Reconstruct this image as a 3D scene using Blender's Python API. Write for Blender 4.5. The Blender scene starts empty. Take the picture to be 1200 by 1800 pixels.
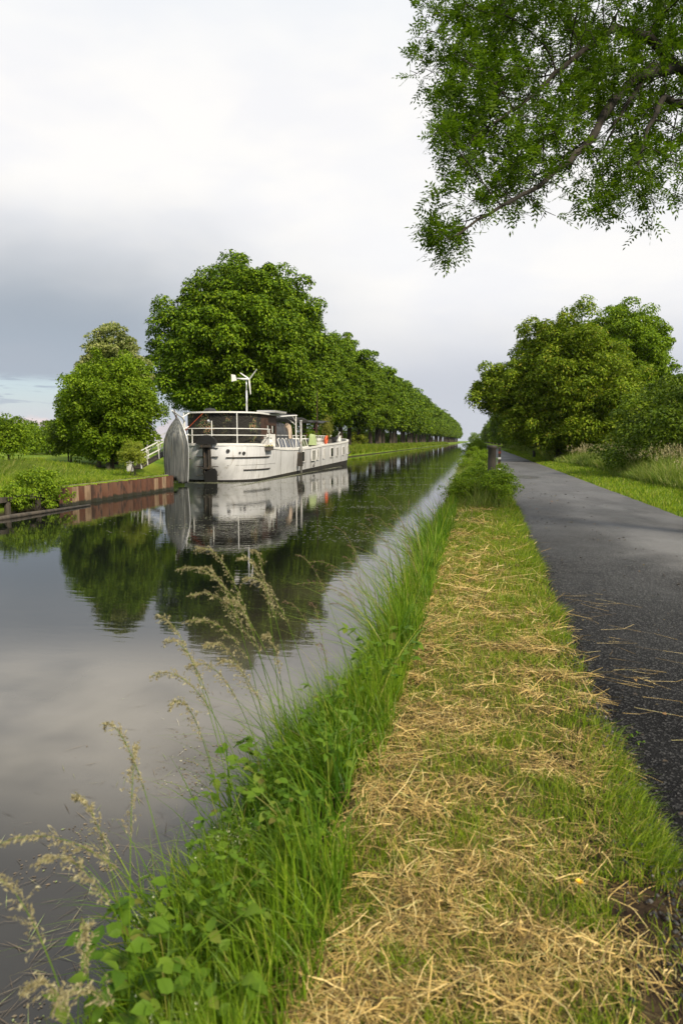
import bpy, math, random
import numpy as np
from mathutils import Vector, Matrix
rad = math.radians
rng = np.random.default_rng(7)
random.seed(7)
SC = bpy.context.scene
COL = SC.collection

# ------------------------------------------------------------------ camera
cam_d = bpy.data.cameras.new("camera")
cam = bpy.data.objects.new("camera", cam_d); COL.objects.link(cam)
SC.camera = cam
cam_d.sensor_fit = 'VERTICAL'; cam_d.sensor_height = 36.0; cam_d.lens = 24.0
cam_d.clip_start = 0.05; cam_d.clip_end = 6000
cam.location = (0, 0, 1.5)
cam.rotation_euler = (rad(90 - 5.947), 0, rad(11.16))
cam_d.dof.use_dof = True; cam_d.dof.focus_distance = 28.0; cam_d.dof.aperture_fstop = 4.0

# ------------------------------------------------------------------ sky and sun
SUN_EL, SUN_AZ = 42.0, 130.0       # azimuth clockwise from +Y
W = bpy.data.worlds.new("World"); SC.world = W; W.use_nodes = True
nt = W.node_tree; nt.nodes.clear()

class NG:
    """tiny helper for node graphs"""
    def __init__(s, t): s.t = t
    def n(s, typ, **kw):
        nd = s.t.nodes.new(typ)
        for k, v in kw.items(): setattr(nd, k, v)
        return nd
    def l(s, a, b): s.t.links.new(a, b)
    def put(s, sock, v):
        if hasattr(v, 'is_output') or isinstance(v, bpy.types.NodeSocket): s.l(v, sock)
        else: sock.default_value = v
    def m(s, op, a, b=0.0, c=None):
        nd = s.n('ShaderNodeMath', operation=op)
        s.put(nd.inputs[0], a); s.put(nd.inputs[1], b)
        if c is not None: s.put(nd.inputs[2], c)
        return nd.outputs[0]
    def ss(s, x, lo, hi):
        nd = s.n('ShaderNodeMapRange', interpolation_type='SMOOTHSTEP')
        s.put(nd.inputs[0], x); nd.inputs[1].default_value = lo; nd.inputs[2].default_value = hi
        return nd.outputs[0]
    def mix(s, f, a, b):
        nd = s.n('ShaderNodeMix', data_type='RGBA')
        s.put(nd.inputs[0], f)
        for q, v in ((nd.inputs[6], a), (nd.inputs[7], b)):
            if isinstance(v, (tuple, list)): q.default_value = (v[0], v[1], v[2], 1)
            else: s.l(v, q)
        return nd.outputs[2]
    def noise(s, vec, scale, detail=4, rough=.55, dist=0.0):
        nd = s.n('ShaderNodeTexNoise'); s.l(vec, nd.inputs['Vector'])
        nd.inputs['Scale'].default_value = scale; nd.inputs['Detail'].default_value = detail
        nd.inputs['Roughness'].default_value = rough; nd.inputs['Distortion'].default_value = dist
        return nd.outputs['Fac']
    def scale(s, vec, v):
        nd = s.n('ShaderNodeMapping'); s.l(vec, nd.inputs[0]); nd.inputs['Scale'].default_value = v
        return nd.outputs[0]

g = NG(nt)
sky = g.n('ShaderNodeTexSky', sky_type='NISHITA'); sky.sun_disc = False
sky.sun_elevation = rad(SUN_EL); sky.sun_rotation = rad(SUN_AZ)
tc = g.n('ShaderNodeTexCoord'); D = tc.outputs['Generated']
sep = g.n('ShaderNodeSeparateXYZ'); g.l(D, sep.inputs[0])
el = g.m('MULTIPLY', g.m('ARCSINE', sep.outputs[2]), 57.2958)
az = g.m('MULTIPLY', g.m('ARCTAN2', sep.outputs[0], sep.outputs[1]), 57.2958)
cs = g.scale(D, (1, 1, 2.6))
n1 = g.noise(cs, 2.2, 4, .5, .3)
n2 = g.noise(cs, 5.5, 3, .55, .2)
nn = g.m('MULTIPLY', g.m('SUBTRACT', n1, .5), 6.5)
elw = g.m('ADD', el, nn)
def sc_(c, k=8.8): return tuple(x * k for x in c)   # cloud radiance before the 0.1 background strength
white = g.mix(g.ss(n2, .35, .68), sc_((.93, .93, .95)), sc_((1.0, .985, .965)))
top = g.mix(g.ss(el, 24, 40), white, sc_((.80, .86, .93)))
top = g.mix(g.m('MULTIPLY', g.ss(n1, .52, .66), .5), top, sc_((.97, .97, .97)))
# grey rain cloud low on the left
lowd = g.ss(elw, 19.5, 8.0)
leftm = g.ss(g.m('ADD', az, g.m('MULTIPLY', nn, .8)), -4.0, -30.0)
grey = g.mix(g.ss(el, 4, 14), sc_((.42, .48, .56)), sc_((.36, .41, .47)))
grey = g.mix(g.m('MULTIPLY', g.ss(n2, .4, .7), .35), grey, sc_((.45, .49, .55)))
c1 = g.mix(g.m('MULTIPLY', lowd, leftm), top, grey)
# paler grey veil low elsewhere
veil = g.m('MULTIPLY', g.ss(elw, 13.0, 3.0), g.m('SUBTRACT', 1.0, leftm))
c2 = g.mix(g.m('MULTIPLY', veil, .85), c1, sc_((.54, .575, .65)))
# clear strip near the horizon on the left, where the plain sky shows
strip = g.m('MULTIPLY', g.ss(g.m('ADD', el, g.m('MULTIPLY', nn, .25)), 5.2, 4.2), g.ss(az, -20, -30))
clear = g.mix(.55, sky.outputs[0], sc_((.60, .68, .76)))
st = g.scale(D, (3, 3, 30))
cl = g.ss(g.noise(st, 3.5, 4, .55, .2), .55, .66)
clear = g.mix(g.m('MULTIPLY', cl, .75), clear, sc_((.40, .47, .56)))
pink = g.m('MULTIPLY', g.ss(g.noise(g.scale(D, (1, 1, 1.8)), 16, 3, .5), .52, .60), g.ss(el, 2.4, 1.2))
clear = g.mix(g.ss(el, 4, 0.5), clear, sc_((.66, .68, .74)))
clear = g.mix(pink, clear, sc_((.88, .74, .72)))
c3 = g.mix(strip, c2, clear)
bg = g.n('ShaderNodeBackground'); bg.inputs[1].default_value = 0.1
g.l(c3, bg.inputs[0])
wo = g.n('ShaderNodeOutputWorld'); g.l(bg.outputs[0], wo.inputs[0])

sun_d = bpy.data.lights.new("sun", 'SUN'); sun = bpy.data.objects.new("sun", sun_d); COL.objects.link(sun)
sun_d.energy = 5.0; sun_d.angle = rad(7); sun_d.color = (1.0, .87, .66)
sd = Vector((math.sin(rad(SUN_AZ)) * math.cos(rad(SUN_EL)), math.cos(rad(SUN_AZ)) * math.cos(rad(SUN_EL)), math.sin(rad(SUN_EL))))
sun.rotation_euler = sd.to_track_quat('Z', 'Y').to_euler(); sun.location = (20, -20, 40)

vs = SC.view_settings
SC.display_settings.display_device = 'sRGB'
vs.view_transform = 'Standard'; vs.look = 'None'; vs.gamma = 1.0; vs.use_curve_mapping = False
vs.exposure = 0.2
SC.render.engine = 'CYCLES'
cy = SC.cycles
cy.max_bounces = 6; cy.diffuse_bounces = 2; cy.glossy_bounces = 3; cy.transmission_bounces = 4
cy.transparent_max_bounces = 8; cy.caustics_reflective = False; cy.caustics_refractive = False
cy.use_denoising = True
try: cy.denoiser = 'OPENIMAGEDENOISE'
except Exception: pass
cy.volume_bounces = 0

# ------------------------------------------------------------------ materials
MATS = {}
def mat(name, col=(.5, .5, .5), rough=.6, metal=0.0, col2=None, scale=3.0, lo=.4, hi=.62, bump=0.0, bscale=None,
        coords='Object', stretch=(1, 1, 1), col3=None, scale3=8.0, lo3=.55, hi3=.7, island=None, trans=0.0, spec=.5, transcol=None):
    m = bpy.data.materials.new(name); m.use_nodes = True
    t = m.node_tree; G = NG(t)
    bs = t.nodes['Principled BSDF']; out = t.nodes['Material Output']
    tcn = G.n('ShaderNodeTexCoord'); v = G.scale(tcn.outputs[coords], stretch)
    c = None
    if col2 is not None:
        c = G.mix(G.ss(G.noise(v, scale, 5, .6), lo, hi), col, col2)
    if col3 is not None:
        c = G.mix(G.ss(G.noise(v, scale3, 5, .6), lo3, hi3), c if c is not None else col, col3)
    if island is not None:
        ge = G.n('ShaderNodeNewGeometry')
        ramp = G.n('ShaderNodeValToRGB'); r = ramp.color_ramp
        while len(r.elements) < len(island): r.elements.new(.5)
        for e, (p, cc) in zip(r.elements, island): e.position = p; e.color = (*cc, 1)
        G.l(ge.outputs['Random Per Island'], ramp.inputs[0])
        c = ramp.outputs[0] if c is None else G.mix(.5, c, ramp.outputs[0])
    if c is None: bs.inputs['Base Color'].default_value = (*col, 1)
    else: G.l(c, bs.inputs['Base Color'])
    bs.inputs['Roughness'].default_value = rough; bs.inputs['Metallic'].default_value = metal
    bs.inputs['Specular IOR Level'].default_value = spec
    if bump:
        b = G.n('ShaderNodeBump'); b.inputs['Strength'].default_value = 1; b.inputs['Distance'].default_value = bump
        G.l(G.noise(v, bscale or scale * 4, 5, .6), b.inputs['Height']); G.l(b.outputs[0], bs.inputs['Normal'])
    if trans:
        tr = G.n('ShaderNodeBsdfTranslucent')
        if c is None: tr.inputs[0].default_value = (*col, 1)
        else:
            mul = G.n('ShaderNodeMix', data_type='RGBA', blend_type='MULTIPLY'); mul.inputs[0].default_value = 1
            G.l(c, mul.inputs[6]); mul.inputs[7].default_value = (*(transcol or (1.5, 1.6, .7)), 1); G.l(mul.outputs[2], tr.inputs[0])
        ms = G.n('ShaderNodeMixShader'); ms.inputs[0].default_value = trans
        G.l(bs.outputs[0], ms.inputs[1]); G.l(tr.outputs[0], ms.inputs[2]); G.l(ms.outputs[0], out.inputs[0])
    MATS[name] = m
    return m

# ------------------------------------------------------------------ object helpers
def tag(o, label=None, cat=None, group=None, kind=None):
    if label: o['label'] = label
    if cat: o['category'] = cat
    if group: o['group'] = group
    if kind: o['kind'] = kind
    return o
def empty(name, loc=(0, 0, 0), rz=0.0, label=None, cat=None, group=None):
    o = bpy.data.objects.new(name, None); COL.objects.link(o)
    o.location = loc; o.rotation_euler = (0, 0, rz); o.empty_display_size = .2
    return tag(o, label, cat, group)
def link(name, me, parent=None):
    o = bpy.data.objects.new(name, me); COL.objects.link(o)
    if parent is not None: o.parent = parent
    return o
def copy_tree(o, parent=None):
    c = o.copy(); COL.objects.link(c)
    if parent is not None: c.parent = parent
    for ch in list(o.children): copy_tree(ch, c)
    return c

class MB:
    def __init__(s): s.v = []; s.f = []; s.mi = []
    def add(s, vs_, fs, mi=0):
        k = len(s.v); s.v.extend([tuple(map(float, p)) for p in vs_])
        s.f.extend([tuple(k + i for i in f) for f in fs]); s.mi.extend([mi] * len(fs)); return s
    def box(s, c, size, rz=0.0, mi=0, M=None):
        x, y, z = [q / 2 for q in size]
        R = Matrix.Rotation(rz, 3, 'Z') if M is None else M
        P = [Vector(c) + R @ Vector((a * x, b * y, d * z)) for a in (-1, 1) for b in (-1, 1) for d in (-1, 1)]
        return s.add(P, [(0, 1, 3, 2), (4, 6, 7, 5), (0, 4, 5, 1), (2, 3, 7, 6), (0, 2, 6, 4), (1, 5, 7, 3)], mi)
    def bar(s, a, b, w, d=None, mi=0):
        a = Vector(a); b = Vector(b); dr = b - a; L = dr.length
        M = dr.to_track_quat('Z', 'Y').to_matrix()
        return s.box((a + b) / 2, (w, d or w, L), M=M, mi=mi)
    def tube(s, pts, r, n=8, mi=0, cap=True):
        pts = [Vector(p) for p in pts]
        if not hasattr(r, '__len__'): r = [r] * len(pts)
        vs_ = []; ref = Vector((.13, .21, .97)); prev = None
        for i, p in enumerate(pts):
            t = (pts[min(i + 1, len(pts) - 1)] - pts[max(i - 1, 0)]).normalized()
            a = t.cross(ref) if prev is None else prev - t * prev.dot(t)
            if a.length < 1e-4: a = t.cross(Vector((1, 0, 0)))
            a.normalize(); b = t.cross(a); prev = a
            for k in range(n):
                an = 2 * math.pi * k / n; vs_.append(p + (a * math.cos(an) + b * math.sin(an)) * r[i])
        fs = [(i * n + k, i * n + (k + 1) % n, (i + 1) * n + (k + 1) % n, (i + 1) * n + k) for i in range(len(pts) - 1) for k in range(n)]
        if cap: fs += [tuple(range(n))[::-1], tuple((len(pts) - 1) * n + k for k in range(n))]
        return s.add(vs_, fs, mi)
    def prism(s, poly, z0, z1, mi=0):
        n = len(poly); V = [(p[0], p[1], z0) for p in poly] + [(p[0], p[1], z1) for p in poly]
        return s.add(V, [tuple(range(n))[::-1], tuple(range(n, 2 * n))] + [(i, (i + 1) % n, n + (i + 1) % n, n + i) for i in range(n)], mi)
    def lathe(s, c, prof, n=16, mi=0):
        V = []; 
        for r, z in prof:
            for k in range(n):
                a = 2 * math.pi * k / n; V.append((c[0] + r * math.cos(a), c[1] + r * math.sin(a), c[2] + z))
        F = [(i * n + k, i * n + (k + 1) % n, (i + 1) * n + (k + 1) % n, (i + 1) * n + k) for i in range(len(prof) - 1) for k in range(n)]
        F += [tuple(range(n))[::-1], tuple((len(prof) - 1) * n + k for k in range(n))]
        return s.add(V, F, mi)
    def build(s, name, mats, parent=None, smooth=False):
        me = bpy.data.meshes.new(name); me.from_pydata(s.v, [], s.f)
        for m in (mats if isinstance(mats, (list, tuple)) else [mats]): me.materials.append(m)
        me.polygons.foreach_set('material_index', s.mi)
        if smooth: me.polygons.foreach_set('use_smooth', [True] * len(s.f))
        me.update(); return link(name, me, parent)

def np_mesh(name, V, F, mats, mi=None, smooth=False):
    """V (N,3) float, F (M,4) int quads (or (M,3))"""
    me = bpy.data.meshes.new(name)
    V = np.ascontiguousarray(V, dtype=np.float32); F = np.ascontiguousarray(F, dtype=np.int32)
    k = F.shape[1]
    me.vertices.add(len(V)); me.vertices.foreach_set('co', V.ravel())
    me.loops.add(F.size); me.loops.foreach_set('vertex_index', F.ravel())
    me.polygons.add(len(F)); me.polygons.foreach_set('loop_start', np.arange(0, F.size, k, dtype=np.int32))
    for m in (mats if isinstance(mats, (list, tuple)) else [mats]): me.materials.append(m)
    if mi is not None: me.polygons.foreach_set('material_index', np.asarray(mi, dtype=np.int32))
    if smooth: me.polygons.foreach_set('use_smooth', np.ones(len(F), dtype=bool))
    me.update(calc_edges=True); return me

def nrm(a): return a / np.maximum(np.linalg.norm(a, axis=-1, keepdims=True), 1e-9)

def vnoise(x, y, s=1.0, seed=0):
    """smooth value noise in numpy"""
    x = np.asarray(x, float) / s; y = np.asarray(y, float) / s
    xi = np.floor(x); yi = np.floor(y); fx = x - xi; fy = y - yi
    fx = fx * fx * (3 - 2 * fx); fy = fy * fy * (3 - 2 * fy)
    def h(a, b):
        q = np.sin(a * 127.1 + b * 311.7 + seed * 74.7) * 43758.5453; return q - np.floor(q)
    return (h(xi, yi) * (1 - fx) + h(xi + 1, yi) * fx) * (1 - fy) + (h(xi, yi + 1) * (1 - fx) + h(xi + 1, yi + 1) * fx) * fy

# ------------------------------------------------------------------ terrain
WZ = -0.65
def path_left(y): return 0.74 + 0.2 * np.clip((np.asarray(y, float) - 4) / 12, 0, 1)
def edge_right(y):      # top of the right bank
    y = np.asarray(y, float); return -0.43 + .05 * (vnoise(y, y * 0, 1.3, 3) - .5) * 2
def shore(y): return np.interp(y, [0, 2.6, 3.3, 4.2, 5.5, 200], [1.45, 1.42, 1.35, .98, .92, .95])   # distance of the waterline from the path side
def tz(x, y):
    x = np.asarray(x, float); y = np.asarray(y, float) + 0 * x; x = x + 0 * y
    x = np.where((x < -.45) & (x > -8), -.45 + (x + .45) * (1.0 / (shore(y) - .45)), x)
    # right side
    zr = np.interp(x, [-3.2, -2.2, -1.5, -1.1, -.45, -.3, .55, .74, .8, 3.95, 4.1, 4.6, 6, 9, 14, 40, 2000],
                   [-1.9, -1.45, -.72, -.42, -.02, .0, .0, -.03, -.06, -.06, -.03, .02, .06, .2, .25, .3, .3])
    zr = zr + .035 * (vnoise(x, y, .35, 5) - .5) * ((x > -1.3) & (x < .72))
    zr = zr + .10 * (vnoise(x, y, 2.2, 6) - .5) * (x > 4.7)
    # left side
    near = np.interp(x, [-2000, -80, -40, -28, -20, -14.2, -13.42, -13.40, -12.5], [.6, .5, .5, .35, .12, .04, .0, -1.9, -1.9])
    near = near + .45 * np.exp(-((x + 27) / 6) ** 2 - ((y - 36) / 7) ** 2) + .3 * np.exp(-((x + 20) / 2.5) ** 2 - ((y - 27) / 2.5) ** 2)
    far = np.interp(x, [-2000, -80, -40, -24, -19, -17.6, -16.9, -16.5, -15.5], [.6, .5, .5, .5, .42, .12, -.35, -.8, -1.9])
    far = far + .25 * (vnoise(x, y, 1.7, 8) - .5) * (x < -16.6)
    w = np.clip((y - 28.3) / .25, 0, 1)
    zl = near * (1 - w) + far * w
    return np.where(x > -8, zr, zl)
xs = np.unique(np.concatenate([[-2000, -900, -400, -200, -120, -80, -60, -50], np.arange(-44, -18, 1.0), np.arange(-18, -13.5, .35), [-13.42, -13.40, -13.0, -12, -8],
      [-3.2, -2.6, -2.2], np.arange(-1.9, .8, .09), [.74, .8, 2, 3.95, 4.05], np.arange(4.2, 9, .3), np.arange(9.5, 20, 1.2), [24, 30, 40, 60, 100, 200, 500, 900, 2000]]))
ys = np.unique(np.concatenate([[-400, -100, -40, -15, -6], np.arange(-3, 10, .1), np.arange(10, 30, .3), [28.3, 28.55], np.arange(30, 80, .8), np.arange(80, 300, 6), [330, 400, 500, 650, 900, 1300, 2000, 3500]]))
X, Y = np.meshgrid(xs, ys); Z = tz(X, Y)
nx, ny = len(xs), len(ys); idx = np.arange(nx * ny).reshape(ny, nx)
F = np.stack([idx[:-1, :-1], idx[:-1, 1:], idx[1:, 1:], idx[1:, :-1]], -1).reshape(-1, 4)
m = bpy.data.materials.new('ground'); m.use_nodes = True; G = NG(m.node_tree); MATS['ground'] = m
bs = m.node_tree.nodes['Principled BSDF']; tcn = G.n('ShaderNodeTexCoord'); v = tcn.outputs['Object']
sp = G.n('ShaderNodeSeparateXYZ'); G.l(v, sp.inputs[0])
soil = G.mix(G.ss(G.noise(v, 9, 5), .4, .65), (.020, .013, .009), (.050, .036, .020))
grass = G.mix(G.ss(G.noise(v, .5, 5), .35, .65), (.08, .15, .010), (.17, .23, .02))
grass = G.mix(G.ss(G.noise(v, 14, 3), .5, .75), grass, (.03, .07, .01))
hay = G.mix(G.ss(G.noise(v, 6, 5), .4, .6), (.17, .13, .05), (.06, .075, .018))
isstrip = G.m('MULTIPLY', G.m('GREATER_THAN', sp.outputs[0], -.5), G.m('LESS_THAN', sp.outputs[0], 1.5))
isnearb = G.m('MULTIPLY', G.m('GREATER_THAN', sp.outputs[0], -5.0), G.m('LESS_THAN', sp.outputs[0], -.5))
farw = G.ss(sp.outputs[1], 6, 16)
strip_c = G.mix(farw, G.mix(G.ss(sp.outputs[0], .5, .2), soil, G.mix(.5, soil, hay)), hay)
c = G.mix(isstrip, grass, strip_c)
c = G.mix(isnearb, c, G.mix(farw, soil, (.05, .08, .015)))
wet = G.ss(sp.outputs[2], -.45, -.62)
c = G.mix(wet, c, (.03, .026, .018))
G.l(c, bs.inputs['Base Color']); bs.inputs['Roughness'].default_value = .9; bs.inputs['Specular IOR Level'].default_value = .1
b = G.n('ShaderNodeBump'); b.inputs['Distance'].default_value = .03; G.l(G.noise(v, 20, 5), b.inputs['Height']); G.l(b.outputs[0], bs.inputs['Normal'])
o = link('ground', np_mesh('ground', np.stack([X, Y, Z], -1).reshape(-1, 3), F, m, smooth=True)); tag(o, kind='structure')

# ------------------------------------------------------------------ water
m = bpy.data.materials.new('canal_water'); m.use_nodes = True; G = NG(m.node_tree)
bs = m.node_tree.nodes['Principled BSDF']; tcn = G.n('ShaderNodeTexCoord'); v = tcn.outputs['Object']
sp = G.n('ShaderNodeSeparateXYZ'); G.l(v, sp.inputs[0])
shallow = G.m('MULTIPLY', G.ss(sp.outputs[0], -4.2, -1.5), .9)
murk = G.mix(G.ss(G.noise(v, .55, 4, .5), .4, .65), (.026, .022, .016), (.048, .040, .028))
deepc = (.007, .009, .007)
sky_refl = G.m('MULTIPLY', G.m('MULTIPLY', G.ss(sp.outputs[1], 2.8, 4.2), G.ss(sp.outputs[1], 7.2, 5.0)), G.ss(G.noise(v, .35, 4, .55, .3), .22, .52))  # bright sky reflection painted into the near water as a pale murky band
wc = G.mix(shallow, deepc, murk)
G.l(G.mix(sky_refl, wc, (.15, .14, .12)), bs.inputs['Base Color'])
bs.inputs['Roughness'].default_value = .015; bs.inputs['IOR'].default_value = 1.55
w1 = G.noise(G.scale(v, (.8, 2.6, 1)), 2.4, 3, .5, .4)
w2 = G.noise(G.scale(v, (1, 2.2, 1)), 11, 2, .5, .2)
patch = G.ss(G.noise(v, .22, 2, .5), .35, .65)
hgt = G.m('ADD', G.m('MULTIPLY', w1, 1.0), G.m('MULTIPLY', G.m('MULTIPLY', w2, .16), patch))
b = G.n('ShaderNodeBump'); b.inputs['Strength'].default_value = 1.0; b.inputs['Distance'].default_value = .0013
G.l(hgt, b.inputs['Height']); G.l(b.outputs[0], bs.inputs['Normal'])
o = MB().add([(-17.4, -60, WZ), (-1.0, -60, WZ), (-1.0, 3400, WZ), (-17.4, 3400, WZ)], [(0, 1, 2, 3)]).build('canal_water', m); tag(o, kind='structure')

# ------------------------------------------------------------------ path
m = bpy.data.materials.new('asphalt'); m.use_nodes = True; G = NG(m.node_tree)
bs = m.node_tree.nodes['Principled BSDF']; tcn = G.n('ShaderNodeTexCoord'); v = tcn.outputs['Object']
sp = G.n('ShaderNodeSeparateXYZ'); G.l(v, sp.inputs[0])
vo = G.n('ShaderNodeTexVoronoi'); G.l(v, vo.inputs['Vector']); vo.inputs['Scale'].default_value = 105
c = G.mix(G.ss(G.noise(v, 1.6, 5), .35, .7), (.009, .009, .010), (.024, .024, .025))
vc = G.n('ShaderNodeSeparateColor'); G.l(vo.outputs['Color'], vc.inputs[0])
c = G.mix(G.ss(vc.outputs[0], .78, .92), c, (.13, .13, .13))
c = G.mix(G.ss(G.noise(v, 5, 6, .7), .60, .72), c, (.016, .016, .018))
# pale wheel band right of the middle, its sheen painted into the colour
band_sheen = G.m('MULTIPLY', G.ss(G.noise(G.scale(v, (1, .35, 1)), 1.1, 4, .5), .42, .66), G.m('MULTIPLY', G.ss(sp.outputs[0], 1.3, 2.4), .55))
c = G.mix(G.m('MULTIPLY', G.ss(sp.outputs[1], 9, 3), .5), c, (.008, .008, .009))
c = G.mix(band_sheen, c, (.14, .14, .145))
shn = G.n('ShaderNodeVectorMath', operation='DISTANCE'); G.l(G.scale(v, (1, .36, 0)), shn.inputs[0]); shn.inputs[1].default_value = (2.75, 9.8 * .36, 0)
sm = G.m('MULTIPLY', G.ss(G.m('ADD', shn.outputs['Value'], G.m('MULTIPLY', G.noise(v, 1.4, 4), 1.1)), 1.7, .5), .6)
c = G.mix(sm, c, (.27, .27, .275))  # damp sheen of the asphalt, painted in as a lighter patch
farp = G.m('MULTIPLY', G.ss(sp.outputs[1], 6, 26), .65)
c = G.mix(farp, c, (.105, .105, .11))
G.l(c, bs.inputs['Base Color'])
wetn = G.noise(G.scale(v, (1, .5, 1)), .9, 4, .5)
r = G.n('ShaderNodeMapRange'); G.l(wetn, r.inputs[0]); r.inputs[1].default_value = .35; r.inputs[2].default_value = .65; r.inputs[3].default_value = .72; r.inputs[4].default_value = .46
pud = G.n('ShaderNodeVectorMath', operation='DISTANCE'); G.l(G.scale(v, (1.1, .42, 0)), pud.inputs[0]); pud.inputs[1].default_value = (2.0 * 1.1, 29 * .42, 0)
pm = G.ss(G.m('ADD', pud.outputs['Value'], G.m('MULTIPLY', G.noise(v, 2.0, 3), .5)), 1.05, .75)
rr = G.n('ShaderNodeMix', data_type='FLOAT'); G.l(pm, rr.inputs[0]); G.l(r.outputs[0], rr.inputs[2]); rr.inputs[3].default_value = .3
G.l(rr.outputs[0], bs.inputs['Roughness'])
spv = G.n('ShaderNodeMapRange'); G.l(sp.outputs[1], spv.inputs[0]); spv.inputs[1].default_value = 4; spv.inputs[2].default_value = 12; spv.inputs[3].default_value = .10; spv.inputs[4].default_value = .38
G.l(spv.outputs[0], bs.inputs['Specular IOR Level'])
b = G.n('ShaderNodeBump'); b.inputs['Distance'].default_value = .014
bh = G.m('ADD', vo.outputs['Distance'], G.m('MULTIPLY', G.noise(v, 260, 3), .6))
bst = G.n('ShaderNodeMix', data_type='FLOAT'); G.l(G.m('MAXIMUM', pm, G.m('MULTIPLY', G.ss(sp.outputs[1], 5, 25), .75)), bst.inputs[0]); bst.inputs[2].default_value = 1.0; bst.inputs[3].default_value = .1
G.l(bst.outputs[0], b.inputs['Strength']); G.l(bh, b.inputs['Height']); G.l(b.outputs[0], bs.inputs['Normal'])
yy = np.unique(np.concatenate([np.arange(-8, 12, .045), np.arange(12, 40, .2), np.arange(40, 100, 2), [150, 250, 400, 700, 1200, 2500, 3400]]))
Lx = path_left(yy) + .05 * (vnoise(yy, yy * 0, .4, 11) - .5) + .045 * (vnoise(yy, yy * 0, .09, 12) - .5)
Rx = 4.06 + .06 * (vnoise(yy, yy * 0, .5, 13) - .5)
cols = [Lx - .035 - .03 * vnoise(yy, yy * 0, .07, 14), Lx, Lx + .12] + [Lx * (1 - t) + Rx * t for t in (.25, .5, .75)] + [Rx - .1, Rx, Rx + .05]
zc_ = [-.08, -.022, .006, .018, .026, .018, .004, -.02, -.1]
P = np.stack([np.stack([cc, yy, np.full_like(yy, z) + (.006 * (vnoise(yy, yy * 0 + i, .06, 17) - .5) if i < 3 else 0)], -1) for i, (cc, z) in enumerate(zip(cols, zc_))], 1)
k = len(cols); idx = np.arange(len(yy) * k).reshape(len(yy), k)
F = np.stack([idx[:-1, :-1], idx[:-1, 1:], idx[1:, 1:], idx[1:, :-1]], -1).reshape(-1, 4)
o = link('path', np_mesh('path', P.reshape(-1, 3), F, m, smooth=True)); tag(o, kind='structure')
# ================================================================== BARGE
mat('hull_paint', (.79, .80, .83), .40, .25, (.62, .63, .65), 1.4, .38, .72, bump=.004, bscale=2.0, stretch=(1, 3.5, .45), col3=(.42, .39, .35), scale3=2.6, lo3=.56, hi3=.76)
mat('boot_black', (.018, .017, .016), .6, 0, (.06, .05, .03), 5, .5, .7)
mat('white_paint', (.74, .74, .73), .4, 0, (.6, .6, .57), 4, .5, .75)
mat('black_rubber', (.015, .015, .016), .5)
mat('rust_black', (.03, .026, .022), .75, 0, (.10, .06, .03), 7, .55, .7)
mat('window_glass', (.012, .014, .016), .06, 0, spec=.8)
mat('brown_wood', (.07, .035, .022), .55, 0, (.04, .02, .014), 5)
mat('curtain', (.5, .5, .46), .8, 0, (.32, .33, .32), 20, stretch=(1, 1, .1))
mat('grey_deck', (.25, .25, .25), .8, 0, (.16, .16, .16), 4)
mat('black_tarp', (.022, .023, .026), .42, 0, (.05, .052, .058), 3, bump=.02, bscale=5)
mat('beige_cloth', (.55, .45, .36), .85, 0, (.42, .33, .26), 4)
mat('maroon_cloth', (.14, .035, .03), .8, 0, (.3, .1, .08), 6)
mat('blue_plastic', (.02, .06, .35), .4)
mat('lime_cloth', (.36, .45, .22), .8)
mat('orange_plastic', (.60, .10, .03), .5)
mat('alu', (.62, .63, .64), .35, .5)
mat('steel_grey', (.33, .34, .34), .45, .4, (.2, .18, .16), 6)
mat('awning_dark', (.035, .038, .045), .5, 0, (.07, .07, .075), 3)
m = bpy.data.materials.new('camouflage_net'); m.use_nodes = True; G = NG(m.node_tree); MATS['net'] = m
bs = m.node_tree.nodes['Principled BSDF']; tcn = G.n('ShaderNodeTexCoord'); v = tcn.outputs['Object']
vo = G.n('ShaderNodeTexVoronoi'); G.l(v, vo.inputs['Vector']); vo.inputs['Scale'].default_value = 17
s3 = G.n('ShaderNodeSeparateColor'); G.l(vo.outputs['Color'], s3.inputs[0])
c = G.mix(G.ss(s3.outputs[0], .45, .5), (.012, .010, .008), (.03, .055, .015))
c = G.mix(G.ss(s3.outputs[1], .74, .78), c, (.30, .17, .09))
c = G.mix(G.ss(s3.outputs[2], .86, .88), c, (.12, .16, .07))
c = G.mix(G.ss(G.noise(v, 1.2, 3), .62, .52), c, (.012, .011, .009))
G.l(c, bs.inputs['Base Color']); bs.inputs['Roughness'].default_value = .85
b = G.n('ShaderNodeBump'); b.inputs['Distance'].default_value = .03; G.l(vo.outputs['Distance'], b.inputs['Height']); G.l(b.outputs[0], bs.inputs['Normal'])

BO = Vector((-13.9, 34.0, WZ)); BL = 30.8
barge = empty('houseboat_barge', BO, 0, 'long silver-white houseboat barge with a dark netted wheelhouse moored at the left bank', 'barge')
def hw(y, z=1.5):
    k = np.clip(z / 1.2, 0, 1); off = .45 * (1 - k) * math.exp(-max(y, 0) / 2.5)
    yy_ = y
    if yy_ < 3.2: w = 2.4 * (1 - (1 - max(yy_, 0) / 3.2) ** 2.4) ** .46
    elif yy_ > 26.8: w = 2.4 * max(1 - ((yy_ - 26.8) / (BL - 26.8)) ** 2.3, 0) ** .55
    else: w = 2.4
    return w * (1 - .06 * (1 - k)), off
def sheer(y): return float(np.interp(y, [0, 1.6, 2.6, 4.2, 7, 10.4, 14, 17.3, 23, 27, 30.8], [2.03, 2.02, 1.97, 1.80, 1.70, 1.67, 1.75, 1.88, 2.0, 2.15, 2.43]))
def boot(y): return .07 + .38 * (y / BL) ** 1.1
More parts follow.
